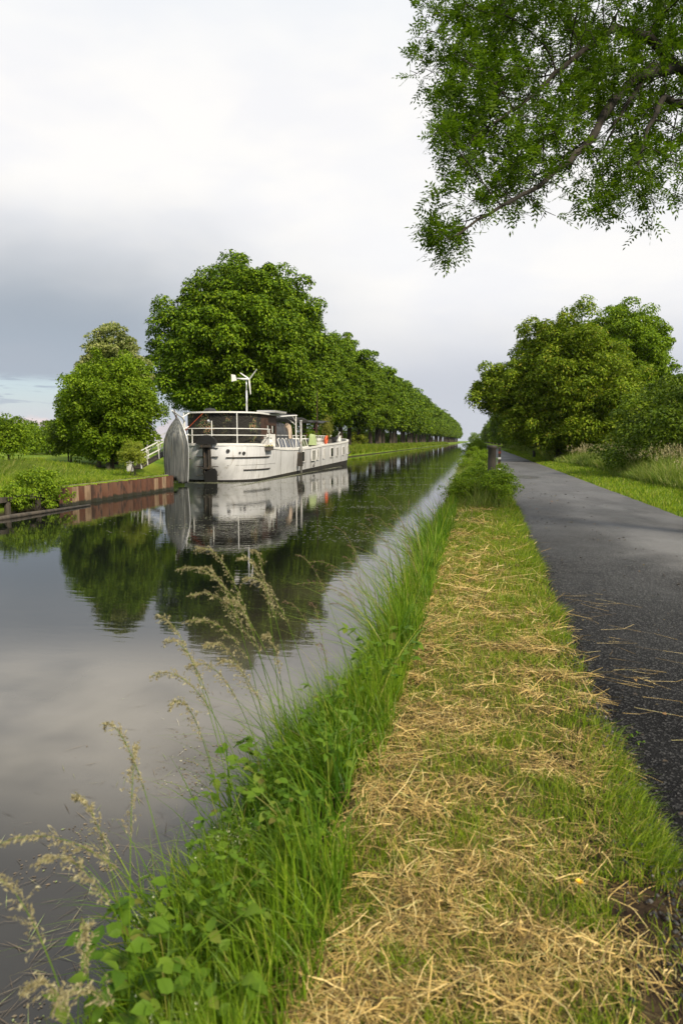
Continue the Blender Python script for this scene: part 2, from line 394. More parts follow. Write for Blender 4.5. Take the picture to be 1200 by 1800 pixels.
st = np.concatenate([3.2 * (1 - np.cos(np.linspace(0, math.pi / 2, 16))), np.linspace(3.2, 26.8, 32)[1:], 26.8 + (BL - 26.8) * np.sin(np.linspace(0, math.pi / 2, 12))[1:]])
def ring(y):    # closed outline point list per level handled below
    return y
levels = lambda y: [-.5, 0.0, boot(y), boot(y) + .004, .6, 1.05, sheer(y) * .5 + .55, sheer(y) - .13]
hm = MB(); nl = 8
for side in (1, -1):
    V = []
    for y in st:
        for z in levels(y):
            w_, off = hw(y, z); V.append((side * w_, y + off, z))
    Fq = []; 
    for i in range(len(st) - 1):
        for j in range(nl - 1):
            q = (i * nl + j, (i + 1) * nl + j, (i + 1) * nl + j + 1, i * nl + j + 1)
            Fq.append((q if side == 1 else q[::-1], 1 if j < 2 else 0))
    for q, mi in Fq: pass
    k0 = len(hm.v); hm.v.extend([tuple(map(float, p)) for p in V])
    for q, mi in Fq: hm.f.append(tuple(k0 + t for t in q)); hm.mi.append(mi)
hull = hm.build('hull', [MATS['hull_paint'], MATS['boot_black']], barge, True)
# bulwark cap following the rim, and the deck
cap = MB()
def rim_pts(y0, y1, n, dz=0.0, ins=0.0, side=1):
    return [(side * (hw(y)[0] - ins), y + (0 if y > .01 else 0), sheer(y) + dz) for y in np.linspace(y0, y1, n)]
P = []
for side in (1, -1):
    V = []; 
    for y in st:
        w_ = hw(y)[0]; s_ = sheer(y)
        wi = max(w_ - .16, 0.0); yi = y + (.16 if y < .3 else 0)
        V += [(side * (w_ + .035), y - (.03 if y < .2 else 0), s_ - .13), (side * (w_ + .035), y - (.03 if y < .2 else 0), s_), (side * wi, yi, s_), (side * wi, yi, s_ - .2)]
    Fs = [(i * 4 + j, (i + 1) * 4 + j, (i + 1) * 4 + j + 1, i * 4 + j + 1) for i in range(len(st) - 1) for j in range(3)]
    cap.add(V, Fs if side == 1 else [f[::-1] for f in Fs])
cap.build('bulwark_cap', MATS['white_paint'], barge)
dk = MB(); V = []
for y in st:
    w_ = max(hw(y)[0] - .1, 0.01); V += [(-w_, y + .1 * (y < .3), sheer(y) - .19), (w_, y + .1 * (y < .3), sheer(y) - .19)]
dk.add(V, [(2 * i, 2 * i + 1, 2 * i + 3, 2 * i + 2) for i in range(len(st) - 1)]); dk.build('deck', MATS['grey_deck'], barge)
# rub rails at the stern
def strake(y0, y1, z, side, r=.032):
    pts = [(side * (hw(y, z)[0] + .03), y + hw(y, z)[1], z) for y in np.linspace(y0, y1, 14)]
    MB().tube(pts, r, 6).build('rub_rail', MATS['rust_black'], barge, True)
strake(.18, 3.2, 1.27, 1); strake(.75, 3.4, .60, 1); strake(.22, 1.3, 1.22, -1); strake(.5, 1.5, .58, -1)
pts = [(s * (hw(y, .85)[0] + .004), y + hw(y, .85)[1], .86) for s in (1,) for y in np.linspace(.2, 4.5, 16)]
MB().tube(pts, .010, 5).build('weld_seam', MATS['steel_grey'], barge, True)
# plate seams along the side
for y, wd in ((11.5, .03), (13.0, .03), (16.2, .025), (5.5, .01), (8.5, .01), (20.7, .01), (24.0, .01), (26.2, .01)):
    MB().box((hw(y)[0] + .006, y, (sheer(y) - .13 + boot(y)) / 2), (.02, wd, sheer(y) - .16 - boot(y))).build('plate_seam', MATS['steel_grey'] if wd < .02 else MATS['rust_black'], barge)
# portholes and bollards at the stern quarter
for (a, z, r, side) in ((.35, 1.6, .10, -1), (.6, 1.45, .14, -1), (.24, 1.62, .10, 1), (.62, 1.52, .06, 1), (.8, 1.5, .09, 1)):
    w_, off = hw(a, z); c = Vector((side * w_, a + off, z)); d = Vector((side * .5, -.85, 0)).normalized()
    MB().tube([c - d * .02, c + d * .04], r, 12).build('porthole', MATS['black_rubber'], barge)
# rudder head, stock, blade, pintles
t = MB(); n = 14; V = []
for k in range(n + 1):
    a = math.pi * k / n; V.append((-.55 * math.cos(a), .48 * math.sin(a)))
t.add([(x, -.16, 1.98 + z) for x, z in V] + [(x, .14, 1.98 + z) for x, z in V], [tuple(range(n + 1)), tuple(range(n + 1, 2 * n + 2))[::-1]] + [(i, i + 1, n + 2 + i, n + 1 + i) for i in range(n)] + [(n, 0, n + 1, 2 * n + 1)])
t.build('rudder_head_cover', MATS['black_rubber'], barge)
st_ = MB(); st_.box((0, -.02, 1.15), (.42, .14, 1.55)); st_.box((0.02, -.20, 1.88), (.5, .34, .14)); st_.box((.02, -.14, .72), (.62, .2, .09))
st_.tube([(-.1, -.14, .1), (-.1, -.14, 1.9)], .05, 8); st_.tube([(.12, -.12, .5), (.12, -.12, 1.9)], .04, 8)
sk = st_.build('rudder_stock', MATS['rust_black'], barge)
bl = MB(); bl.add([(-.08, -.22, -.3), (.62, -.26, -.3), (.62, -.26, .55), (.5, -.26, .72), (.3, -.24, .68), (-.08, -.22, .5)] + [(-.08, -.14, -.3), (.62, -.18, -.3), (.62, -.18, .55), (.5, -.18, .72), (.3, -.16, .68), (-.08, -.14, .5)],
       [(0, 1, 2, 3, 4, 5), (11, 10, 9, 8, 7, 6)] + [(i, (i + 1) % 6, 6 + (i + 1) % 6, 6 + i) for i in range(6)])
bl.build('rudder_blade', MATS['black_rubber'], barge)
for z in (1.78, 1.32, .8, .35):
    for s in (-1, 1): MB().box((s * .42, .02, z), (.34, .08, .035)).build('pintle', MATS['rust_black'], barge)
# hull windows
def hull_window(y0, y1, z0, z1, kind='glass'):
    x = hw((y0 + y1) / 2)[0]
    fr = MB(); cy_, cz = (y0 + y1) / 2, (z0 + z1) / 2; w_, h_ = y1 - y0, z1 - z0
    fr.box((x + .01, y0 - .02, cz), (.05, .04, h_ + .08)); fr.box((x + .01, y1 + .02, cz), (.05, .04, h_ + .08))
    fr.box((x + .012, cy_, z0 - .02), (.045, w_, .04)); fr.box((x + .012, cy_, z1 + .02), (.045, w_, .04))
    f = fr.build('window', MATS['white_paint'], barge)
    MB().box((x + .004, cy_, cz), (.012, w_, h_)).build('pane', MATS['window_glass'], f)
    if kind == 'bars':
        b_ = MB()
        for q in np.linspace(y0 + .12, y1 - .12, 5): b_.box((x + .014, q, cz), (.012, .07, h_))
        b_.build('curtain', MATS['curtain'], f)
    if kind == 'pattern':
        b_ = MB()
        for q in range(3):
            b_.box((x + .016, cy_, z0 + h_ * (q + .5) / 3), (.012, w_ * .8, .04), M=Matrix.Rotation(.6 * (-1) ** q, 3, 'X'))
        b_.build('curtain', MATS['curtain'], f)
for a in ((10.3, 11.3, .77, 1.42), (13.4, 14.5, .77, 1.46, 'bars'), (15.1, 15.5, .81, 1.52, 'pattern'), (17.25, 17.55, .84, 1.54), (19.8, 20.8, .88, 1.57), (22.15, 22.75, .9, 1.6), (24.8, 25.45, .95, 1.64)):
    hull_window(*a)
y0 = 27.2; hull_window(27.05, 27.45, 1.02, 1.72)
# anchor mark painted as raised outline on the side
x = 2.4; a = MB()
a.tube([(x + .02, 13.9 + .35 * math.cos(q), .42 - .12 * math.sin(q)) for q in np.linspace(.2, 2.9, 8)], .018, 5)
a.tube([(x + .02, 13.9, .32), (x + .02, 14.4, .62)], .018, 5); a.tube([(x + .02, 13.75, .28), (x + .02, 13.8, .5)], .018, 5)
a.build('anchor', MATS['rust_black'], barge)
MB().tube([(hw(28.5)[0] + .03, 28.55, .95), (hw(28.5)[0] + .12, 29.0, 1.15)], .06, 6).build('hawse_fitting', MATS['rust_black'], barge)
# wheelhouse
wh = empty('wheelhouse', (0, 0, 0)); wh.parent = barge
def arc(ins, y_end, n=18, yc=2.6, ra=1.7):
    w_ = 2.0 - ins; pts = [(-w_, y_end)]
    for q in np.linspace(math.pi, 0, n): pts.append((w_ * math.cos(q) if abs(math.cos(q)) < 1 else w_ * math.cos(q), yc - (ra - ins) * math.sin(q) ** .8 if math.sin(q) > 1e-6 else yc))
    pts.append((w_, y_end)); return pts
A = arc(0, 3.0); zb, zt = 1.84, 3.64
V = [(p[0], p[1], zb) for p in A] + [(p[0], p[1], zt) for p in A]; n = len(A)
MB().add(V, [(i, i + 1, n + i + 1, n + i) for i in range(n - 1)]).build('netting', MATS['net'], wh)
fw = MB(); fw.box((1.97, 3.4, 2.95), (.06, .8, 1.38)); fw.box((1.97, 4.9, 3.35), (.06, 2.3, .58)); fw.box((1.97, 3.95, 2.98), (.05, .3, 1.3)); fw.box((1.97, 5.95, 2.6), (.05, .2, 1.0))
fw.box((-1.97, 4.5, 2.7), (.06, 3, 1.8)); fw.box((0, 6.03, 2.7), (3.9, .06, 1.8)); fw.build('wall', MATS['brown_wood'], wh)
MB().box((1.985, 4.9, 2.2), (.06, 1.7, .72)).build('side_panel', MATS['white_paint'], wh)
for yy_ in (4.45, 5.35):
    f = MB(); 
    for e in (-1, 1): f.box((2.0, yy_ + e * .38, 2.83), (.05, .05, .5)); f.box((2.0, yy_, 2.83 + e * .25), (.05, .71, .05))
    f = f.build('window', MATS['brown_wood'], wh)
    MB().box((1.985, yy_, 2.83), (.02, .7, .45)).build('pane', MATS['window_glass'], f)
    MB().box((1.998, yy_ - .17, 2.83), (.012, .24, .42)).build('curtain', MATS['curtain'], f)
R = arc(-.16, 6.2); Rp = [(x, y) for x, y in R]
rf = MB(); n = len(Rp)
ctr = (0, 3.6, 3.80)
rf.add([(x, y, 3.64) for x, y in Rp] + [(x, y, 3.72) for x, y in Rp] + [ctr],
       [(i, i + 1, n + i + 1, n + i) for i in range(n - 1)] + [(n - 1, 0, n, 2 * n - 1)] + [(n + i, n + i + 1, 2 * n) for i in range(n - 1)] + [(2 * n - 1, n, 2 * n)] + [tuple(range(n))[::-1]])
rf.build('roof', MATS['white_paint'], wh)
for k in range(3): MB().box((1.95, 5.3 + k * .02, 3.79 + k * .05), (1.1, 2.4, .03)).build('solar_panel', MATS['white_paint'] if k % 2 else MATS['alu'], wh)
MB().lathe((-.55, 1.9, 3.72), [(.36, 0), (.36, .08), (.25, .2), (.05, .24)], 14).build('roof_hatch', MATS['black_rubber'], wh)
# railings around the stern
def rail_path(side, y0, y1, z, n=16, ins=.07):
    return [(side * (hw(y)[0] - ins), y + .1, z) for y in np.linspace(y0, y1, n)]
for z in (2.80, 2.45):
    pts = rail_path(-1, 3.0, .02, z)[:] + rail_path(1, .02, 3.6, z)
    MB().tube(pts, .026, 6).build('rail', MATS['white_paint'], barge, True)
for side, y, zt_ in ((-1, .8, 3.66), (-1, 2.6, 2.8), (1, .015, 3.2), (1, .55, 3.66), (1, 3.4, 2.8), (-1, .22, 2.8)):
    x = side * (hw(y)[0] - .07); MB().tube([(x, y + .1, sheer(y)), (x, y + .1, zt_)], .028, 6).build('rail_post', MATS['white_paint'], barge)
MB().tube([(.1, .1, 3.14), (.1, .0, 3.22)], .06, 8).build('stern_lamp', MATS['alu'], barge)
MB().tube([(-.25, .1, 3.58), (-1.5, .2, 2.5)], .014, 5).build('stay_rope', MATS['orange_plastic'], barge)
# davit
dv = MB(); tip = (-.72, -2.55, 3.62)
dv.tube([tip, (-1.45, .2, 3.38), (-1.62, .9, 3.2), (-1.62, .9, 2.0)], .035, 6); dv.tube([tip, (-1.6, .95, 2.75)], .04, 6); dv.tube([(-1.45, .2, 3.38), (-1.35, .9, 3.64)], .03, 6)
dv.build('davit', MATS['white_paint'], barge)
# wind turbine (fixed on the wheelhouse roof)
wt = empty('wind_turbine', (0, 0, 0)); wt.parent = barge
mx, my = 1.46, 2.2
MB().tube([(mx, my, 3.7), (mx, my, 4.9)], .05, 10).tube([(mx, my, 4.9), (mx, my, 5.45)], .035, 10).build('mast', MATS['alu'], wt, True)
MB().tube([(mx + .18, my - .1, 5.5), (mx - .15, my, 5.52), (mx - .55, my - .1, 5.56)], [.05, .055, .02], 8).build('nacelle', MATS['white_paint'], wt, True)
MB().add([(mx - .52, my - .1, 5.45), (mx - .8, my - .14, 5.38), (mx - .82, my - .14, 5.78), (mx - .6, my - .1, 5.74)] + [(mx - .52, my - .08, 5.45), (mx - .8, my - .12, 5.38), (mx - .82, my - .12, 5.78), (mx - .6, my - .08, 5.74)],
         [(0, 1, 2, 3), (7, 6, 5, 4), (0, 3, 7, 4), (1, 5, 6, 2), (2, 6, 7, 3), (0, 4, 5, 1)]).build('tail_vane', MATS['white_paint'], wt)
hub = Vector((mx + .2, my - .1, 5.5))
for e in (Vector((.52, -.25, .5)), Vector((.08, -.03, -.82)), Vector((-.62, .3, .38))):
    e_ = e.normalized(); s_ = e_.cross(Vector((0.2, -1, 0.1))).normalized(); up = s_.cross(e_)
    V = [hub + s_ * .02, hub + e * .18 + s_ * .05, hub + e + s_ * .02, hub + e - s_ * .02, hub + e * .18 - s_ * .035, hub - s_ * .02]
    V2 = [p + up * .018 for p in V]
    MB().add(V + V2, [(0, 1, 2, 3, 4, 5), (11, 10, 9, 8, 7, 6)] + [(i, (i + 1) % 6, 6 + (i + 1) % 6, 6 + i) for i in range(6)]).build('blade', MATS['white_paint'], wt)
# coach roof with slanted windows
cr = MB(); y0, y1 = 6.1, 15.4
def cpt(s, y, top): return (s * (1.72 if top else 1.95), y, (2.34 if top else sheer(y) - .12))
stc = np.linspace(y0, y1, 8)
V = []
for y in stc: V += [cpt(-1, y, 0), cpt(-1, y, 1), cpt(1, y, 1), cpt(1, y, 0)]
Fs = [(i * 4 + j, i * 4 + j + 1, i * 4 + 5 + j, i * 4 + 4 + j) for i in range(7) for j in range(3)] + [(3, 2, 1, 0), (28, 29, 30, 31)]
cr.add(V, Fs); coach = cr.build('coach_roof', MATS['white_paint'], barge)
yw = y0 + .12
for i, wd in enumerate((.75, .5, .55, .95, .42, .95, .5, .95, .55, .95, .5)):
    if yw + wd > y1 - .05: break
    zb_ = sheer(yw) + .06; V = []
    for (yy_, zz) in ((yw, zb_), (yw + wd, zb_), (yw + wd, 2.27), (yw, 2.27)):
        t_ = (zz - (sheer(yy_) - .12)) / (2.34 - (sheer(yy_) - .12)); xx = 1.95 - .23 * t_
        V.append((xx + .012, yy_, zz))
    V += [(p[0] + .012, p[1], p[2]) for p in V]
    MB().add(V, [(0, 1, 2, 3), (4, 7, 6, 5), (0, 4, 5, 1), (1, 5, 6, 2), (2, 6, 7, 3), (3, 7, 4, 0)]).build('window', MATS['window_glass'], coach)
    yw += wd + (.16 if i % 2 else .26)
hr = MB(); hr.tube([(1.7, y0 + .3, 2.5), (1.7, y1 - 1, 2.52)], .022, 6)
for y in np.linspace(y0 + .4, y1 - 1.1, 8): hr.tube([(1.7, y, 2.33), (1.7, y, 2.51)], .018, 5)
hr.build('hand_rail', MATS['white_paint'], coach)
# white gridded railing amidships
gr = MB()
for z in (2.02, 2.28, 2.54): gr.tube([(2.1, 15.3, z), (2.1, 19.8, z)], .024, 5)
for y in np.linspace(15.3, 19.8, 9): gr.tube([(2.1, y, 1.75), (2.1, y, 2.55)], .022, 5)
gr.box((1.9, 17.4, 1.92), (.6, 4.6, .07)); gr.build('deck_railing', MATS['white_paint'], barge)
# frame carrying a dark awning
fa = MB(); fa.tube([(2.05, 10.4, sheer(10.4) - .1), (2.05, 10.4, 3.78)], .045, 6)
for x, y in ((-1.9, 6.4), (-1.9, 11.2)): MB().tube([(x, y, sheer(y) - .1), (x, y, 3.7)], .045, 6).build('awning_post', MATS['white_paint'], barge)
fa.tube([(2.05, 6.4, 3.62), (2.05, 10.6, 3.84)], .045, 6); fa.tube([(2.05, 10.6, 3.84), (-1.9, 11.2, 3.8)], .045, 6)
fa.tube([(2.05, 9.5, 3.78), (2.05, 10.4, 3.4)], .03, 6); fa.tube([(1.2, 10.6, 3.8), (2.05, 10.4, 3.2)], .03, 6)
afr = fa.build('awning_frame', MATS['white_paint'], barge)
MB().add([(-1.95, 6.3, 3.62), (1.98, 6.3, 3.66), (1.98, 10.5, 3.86), (-1.95, 11.1, 3.84), (-1.95, 6.3, 3.68), (1.98, 6.3, 3.73), (1.98, 10.5, 3.93), (-1.95, 11.1, 3.91)],
         [(3, 2, 1, 0), (4, 5, 6, 7), (0, 1, 5, 4), (1, 2, 6, 5), (2, 3, 7, 6), (3, 0, 4, 7)]).build('awning', MATS['awning_dark'], afr)
a2 = MB(); V = []; nn_ = 12
for i in range(nn_ + 1):
    y = 11.6 + 9.6 * i / nn_; sag = .07 * math.sin(i * 1.3) - .12 * math.sin(math.pi * i / nn_)
    V += [(-1.6, y, 3.78 + sag), (2.0, y, 3.66 + sag), (2.0, y, 3.72 + sag), (-1.6, y, 3.84 + sag)]
a2.add(V, [(i * 4 + j, i * 4 + (j + 1) % 4, i * 4 + 4 + (j + 1) % 4, i * 4 + 4 + j) for i in range(nn_) for j in range(4)] + [(3, 2, 1, 0), (nn_ * 4, nn_ * 4 + 1, nn_ * 4 + 2, nn_ * 4 + 3)])
a2.build('canvas_canopy', MATS['awning_dark'], barge)
for x, y in ((1.85, 12.4), (1.85, 17), (1.85, 20.8), (-1.5, 12.4), (-1.5, 20.8)): MB().tube([(x, y, sheer(y) - .1), (x, y, 3.7)], .035, 6).build('canopy_post', MATS['brown_wood'], barge)
MB().tube([(1.95, 17.0, 1.8), (1.97, 17.0, 6.0)], [.045, .022], 8).build('flag_mast', MATS['brown_wood'], barge)
# bow gear
bw = MB(); bw.lathe((1.4, 28.0, 2.1), [(.22, 0), (.22, .45), (.26, .46), (.26, .52)], 12); bw.lathe((.4, 28.8, 2.1), [(.12, 0), (.12, .5), (.18, .52), (.18, .58)], 12)
bw.tube([(1.9, 25.5, 2.1), (1.9, 25.5, 2.75), (1.5, 28.2, 2.95), (1.1, 29.5, 3.0)], .025, 6); bw.build('bow_fittings', MATS['white_paint'], barge)
MB().box((.8, 26.5, 2.25), (1.2, 1.0, .5)).tube([(1.5, 25.9, 2.1), (1.6, 27.0, 2.6)], .08, 8).build('windlass', MATS['black_rubber'], barge)

# ---- things standing on the barge
def place(name, local, label, cat, group=None): return empty(name, BO + Vector(local), 0, label, cat, group)
# covered pile
def drape(name, c, size, matl, parent=None, seed=1, amp=.1):
    n = 18; r_ = random.Random(seed); ph = [r_.uniform(0, 6) for _ in range(6)]
    V = []
    for i in range(n + 1):
        for j in range(n + 1):
            u, w_ = i / n * 2 - 1, j / n * 2 - 1
            e = max(abs(u), abs(w_)); h_ = 1 - max(0, (e - .62) / .38) ** 1.6
            h_ = h_ * (1 + amp * (math.sin(3 * u + ph[0]) + math.sin(4 * w_ + ph[1]) + .6 * math.sin(7 * u + 5 * w_ + ph[2])))
            fl = .05 * math.sin(14 * (u + w_) + ph[3]) * (e > .7)
            V.append((c[0] + u * size[0] / 2 * (1 + fl), c[1] + w_ * size[1] / 2 * (1 + fl), c[2] + max(h_, 0) * size[2]))
    Fs = [(i * (n + 1) + j, (i + 1) * (n + 1) + j, (i + 1) * (n + 1) + j + 1, i * (n + 1) + j + 1) for i in range(n) for j in range(n)]
    return MB().add(V, Fs).build(name, matl, parent, True)
t = place('covered_pile', (1.0, 8.3, 2.3), 'pile of gear under a sagging black tarpaulin on the barge roof', 'covered pile')
drape('tarpaulin', (0, 0, 0), (1.5, 3.9, 1.05), MATS['black_tarp'], t, 3, .07)
drape('maroon_blanket', (-.35, -.9, .62), (1.5, 2.6, .55), MATS['maroon_cloth'], t, 5, .12)
o = drape('hanging_sheet', (BO.x + 1.55, BO.y + 10.15, BO.z + 2.3), (.5, .7, .98), MATS['beige_cloth'], None, 9, .04); tag(o, 'beige sheet hung beside the black tarpaulin on the barge', 'sheet')
o = MB().lathe((BO.x + 1.55, BO.y + 6.3, BO.z + 2.3), [(.2, 0), (.24, .1), (.24, .55), (.2, .68), (.06, .7)], 12).build('barrel', MATS['blue_plastic'], None, True); tag(o, 'bright blue plastic barrel just forward of the wheelhouse', 'barrel')
o = drape('towel', (BO.x + 2.1, BO.y + 14.9, BO.z + 1.85), (.4, 1.1, .78), MATS['lime_cloth'], None, 11, .02); tag(o, 'pale lime green towel hung over the barge rail', 'towel')
# lifebuoy leaning
bm_ = MB(); n = 18; k = 8; V = []
for i in range(n):
    a = 2 * math.pi * i / n
    for j in range(k):
        b_ = 2 * math.pi * j / k; r_ = .29 + .07 * math.cos(b_); V.append((.09 * math.sin(b_), r_ * math.cos(a), .45 + r_ * math.sin(a)))
bm_.add(V, [(i * k + j, ((i + 1) % n) * k + j, ((i + 1) % n) * k + (j + 1) % k, i * k + (j + 1) % k) for i in range(n) for j in range(k)])
o = bm_.build('lifebuoy', MATS['orange_plastic'], None, True); o.location = BO + Vector((2.22, 18.6, 1.78)); o.rotation_euler = (0, .18, 0); tag(o, 'orange lifebuoy hung on the barge railing beside the potted bamboo', 'lifebuoy')
# white tub and grey boxes near the wheelhouse
o = MB().box((BO.x + 2.0, BO.y + 3.9, BO.z + 2.12), (.5, .7, .42)).box((BO.x + 2.02, BO.y + 3.9, BO.z + 2.36), (.56, .76, .05)).lathe((BO.x + 2.26, BO.y + 3.9, BO.z + 2.12), [(.1, -.1), (.12, 0), (.1, .1)], 10).build('deck_box', MATS['white_paint']); tag(o, 'small white equipment box on deck by the wheelhouse corner', 'box')
o = MB().lathe((BO.x + 2.05, BO.y + 5.0, BO.z + 1.72), [(.15, 0), (.19, .3), (.2, .3)], 12).build('bucket', MATS['white_paint']); tag(o, 'small white bucket on the side deck of the barge', 'bucket')
mat('dark_wood', (.06, .05, .045), .8, 0, (.11, .095, .08), 9, stretch=(.3, .3, 2))
mat('pot_clay', (.22, .1, .06), .8, 0, (.3, .2, .13), 6)
mat('pink_flower', (.6, .08, .25), .7); mat('yellow_flower', (.8, .5, .03), .7)
# ================================================================== DINGHY hung on the davit
mat('dinghy_skin', (.055, .06, .062), .5, .4, (.15, .155, .15), 2.6, .38, .62, stretch=(6, 6, .3), col3=(.26, .21, .10), scale3=1.6, lo3=.58, hi3=.75)
dg = empty('dinghy', (-14.42, 31.35, -.55), rad(6), 'grey ribbed metal dinghy hung upright by its bow behind the barge, keel outward', 'dinghy')
n = 24; k = 13; L = 3.15; V = []
for i in range(n + 1):
    t = i / n; z = t * L
    w_ = .58 * (.86 + .14 * math.sin(min(t * 1.6, 1) * math.pi / 2)) * (1 - max(0, (t - .45) / .55) ** 2.3) + .05
    dep = .42 * (1 - max(0, (t - .7) / .3) ** 2 * .5)
    tipb = .35 * max(0, (t - .6) / .4) ** 2
    for j in range(k):
        u = j / (k - 1) * 2 - 1; a = abs(u)
        prof = 1 - .12 * (a / .7) if a < .7 else .88 - (a - .7) / .3 * .88
        rib = .035 * (1 if j in (2, 4, 8, 10) else 0) + (.035 if j == 6 else 0)
        wx = w_ * (u * 1.15 if a < .7 else math.copysign(.805 + (a - .7) * .65, u))
        V.append((wx, -(dep * prof + rib) + tipb, z))
Fs = [(i * k + j, i * k + j + 1, (i + 1) * k + j + 1, (i + 1) * k + j) for i in range(n) for j in range(k - 1)]
notch = {(0, 5), (0, 6), (1, 5), (1, 6), (0, 4), (0, 7)}
Fs = [f for q, f in enumerate(Fs) if (q // (k - 1), q % (k - 1)) not in notch]
o = MB().add(V, Fs).build('hull', MATS['dinghy_skin'], dg, True)
md = o.modifiers.new('thick', 'SOLIDIFY'); md.thickness = .03; md.offset = -1
V2 = []
gl = MB()
for s in (0, k - 1): gl.tube([V[i * k + s] for i in range(n + 1)], .028, 6)
gl.build('gunwale', MATS['alu'], dg, True)
MB().box((0, -.02, .36), (1.1, .05, .3)).build('transom', MATS['dark_wood'], dg)
MB().tube([(0, .1, L - .05), (-.05, .0, L + .5)], .016, 5).tube([(0, .1, L + .05), (0, .1, L + .15)], .05, 8).build('hanging_rope', MATS['brown_wood'], dg)
# ================================================================== sheet pile wall
def algae(m):
    """dark wet band and algae along the waterline, rust runs"""
    G = NG(m.node_tree); bs = m.node_tree.nodes['Principled BSDF']; old = bs.inputs['Base Color'].links[0].from_socket
    tcn = G.n('ShaderNodeTexCoord'); sp = G.n('ShaderNodeSeparateXYZ'); G.l(tcn.outputs['Object'], sp.inputs[0])
    h = G.m('ADD', sp.outputs[2], G.m('MULTIPLY', G.noise(tcn.outputs['Object'], 5, 4), -.22))
    c = G.mix(G.ss(h, .06, -.04), old, (.022, .024, .014))
    c = G.mix(G.m('MULTIPLY', G.ss(G.noise(G.scale(tcn.outputs['Object'], (1, 6, .5)), 2.2, 4), .52, .66), .8), c, (.035, .022, .018))
    G.l(c, bs.inputs['Base Color'])
mat('rust_sheet', (.10, .038, .022), .75, .1, (.15, .075, .045), 2.2, .35, .65, bump=.006, bscale=18, stretch=(1, 1, .35), col3=(.04, .025, .02), scale3=4)
algae(MATS['rust_sheet'])
mat('pale_sheet', (.30, .21, .13), .75, 0, (.19, .12, .07), 3, .4, .65, bump=.005, bscale=18, stretch=(1, 1, .4))
algae(MATS['pale_sheet'])
mat('concrete', (.22, .19, .16), .9, 0, (.12, .09, .065), 4, bump=.01, bscale=25)
mat('old_timber', (.075, .062, .048), .85, 0, (.035, .031, .026), 5, bump=.01, bscale=16, stretch=(1, 1, .3))
pw = empty('sheet_pile_wall', (-13.4, 24, WZ), 0, 'rusty corrugated steel sheet pile wall retaining the left bank by the barge', 'retaining wall')
mb = MB(); y = 19.75; i = 0
while y < 28.25:
    w_ = .44 if i % 2 == 0 else .30; dep = .22 if i % 2 == 0 else 0
    mi = 1 if (i in (2, 3, 4, 19, 20, 21) or i % 11 == 7) else 0
    x0 = dep
    tp = .62 - .035 * ((i * 7) % 3 == 0); V = [(x0, y - 24 + .03, -.9), (x0, y - 24 + w_ - .03, -.9), (x0, y - 24 + w_ - .03, tp), (x0, y - 24 + .03, tp)]
    mb.add(V, [(0, 1, 2, 3)], mi)
    d2 = 0 if dep else .22
    V = [(x0, y - 24 + w_ - .03, -.9), (d2, y - 24 + w_ + .03, -.9), (d2, y - 24 + w_ + .03, .62), (x0, y - 24 + w_ - .03, .62)]
    mb.add(V, [(0, 1, 2, 3)], 0); y += w_; i += 1
for q in range(7):
    xx = -.02 - q * .45; mb.add([(xx, 4.33, -.9), (xx - .4, 4.33, -.9), (xx - .4, 4.33, .6), (xx, 4.33, .6)], [(0, 1, 2, 3)], 0)
    mb.add([(xx - .4, 4.33, -.9), (xx - .45, 4.25, -.9), (xx - .45, 4.25, .6), (xx - .4, 4.33, .6)], [(0, 1, 2, 3)], 0)
mb.build('steel_sheets', [MATS['rust_sheet'], MATS['pale_sheet']], pw)
MB().box((-.24, 0.02, .64), (.42, 8.6, .05)).build('coping', MATS['concrete'], pw)
te = empty('timber_edging', (-13.35, 16, WZ), 0, 'low weathered timber waling with posts edging the bank at the far left', 'bank edging')
MB().box((.0, .0, .46), (.16, 7.4, .15)).build('waling', MATS['old_timber'], te)
for y in (-3, -1.5, 0, 1.5, 2.9): MB().tube([(.02, y, -.9), (.02, y, .38)], .09, 8).build('post', MATS['old_timber'], te)
MB().box((-.1, 0, .1), (.05, 7.4, .9)).build('boards', MATS['old_timber'], te)
o = MB().tube([(-12.9, 14, WZ + .01), (-12.7, 17, WZ + .04), (-12.6, 20.6, WZ + .02)], [.05, .07, .04], 7).build('floating_log', MATS['old_timber'], None, True); tag(o, 'thin pale log floating along the left bank edging', 'log')
# gangway
gw = empty('gangway', (-15.45, 30.2, .3), 0, 'white railed gangway sloping from the lawn up to the barge stern', 'gangway')
A_, B_ = Vector((-.35, -.3, -.1)), Vector((.35, 3.6, 1.1))
MB().bar(A_, B_, .5, .07).build('walkway', MATS['rust_black'], gw)
for s in (-.28, .28):
    o_ = Vector((s, 0, 0)); r_ = MB()
    for h_ in (.45, .85): r_.bar(A_ + o_ + Vector((0, 0, h_)), B_ + o_ + Vector((0, 0, h_)), .04)
    for t in (0, .12, .35, .6, .85): p = A_.lerp(B_, t) + o_; r_.bar(p, p + Vector((-.0, -.12, .86)), .04)
    r_.build('railing', MATS['white_paint'], gw)
o = MB().box((-15.95, 29.6, .28), (.28, .25, .4), rz=.4).box((-15.95, 29.6, .5), (.32, .3, .05), rz=.4).build('service_box', MATS['curtain']); tag(o, 'small off-white utility box half hidden behind the round bush', 'box')
# mooring pole beside the barge
mp = empty('mooring_pole', (-11.32, 43.65, WZ), 0, 'tall grey steel mooring pole standing against the barge side', 'mooring pole')
MB().tube([(0, 0, -.8), (0, 0, 3.45)], .085, 10).build('pole', MATS['steel_grey'], mp, True)
MB().box((-.06, 0, .95), (.3, .34, .9)).build('bracket', MATS['rust_black'], mp)
MB().tube([(0, 0, 3.43), (0, 0, 3.5)], .1, 10).build('cap', MATS['alu'], mp)
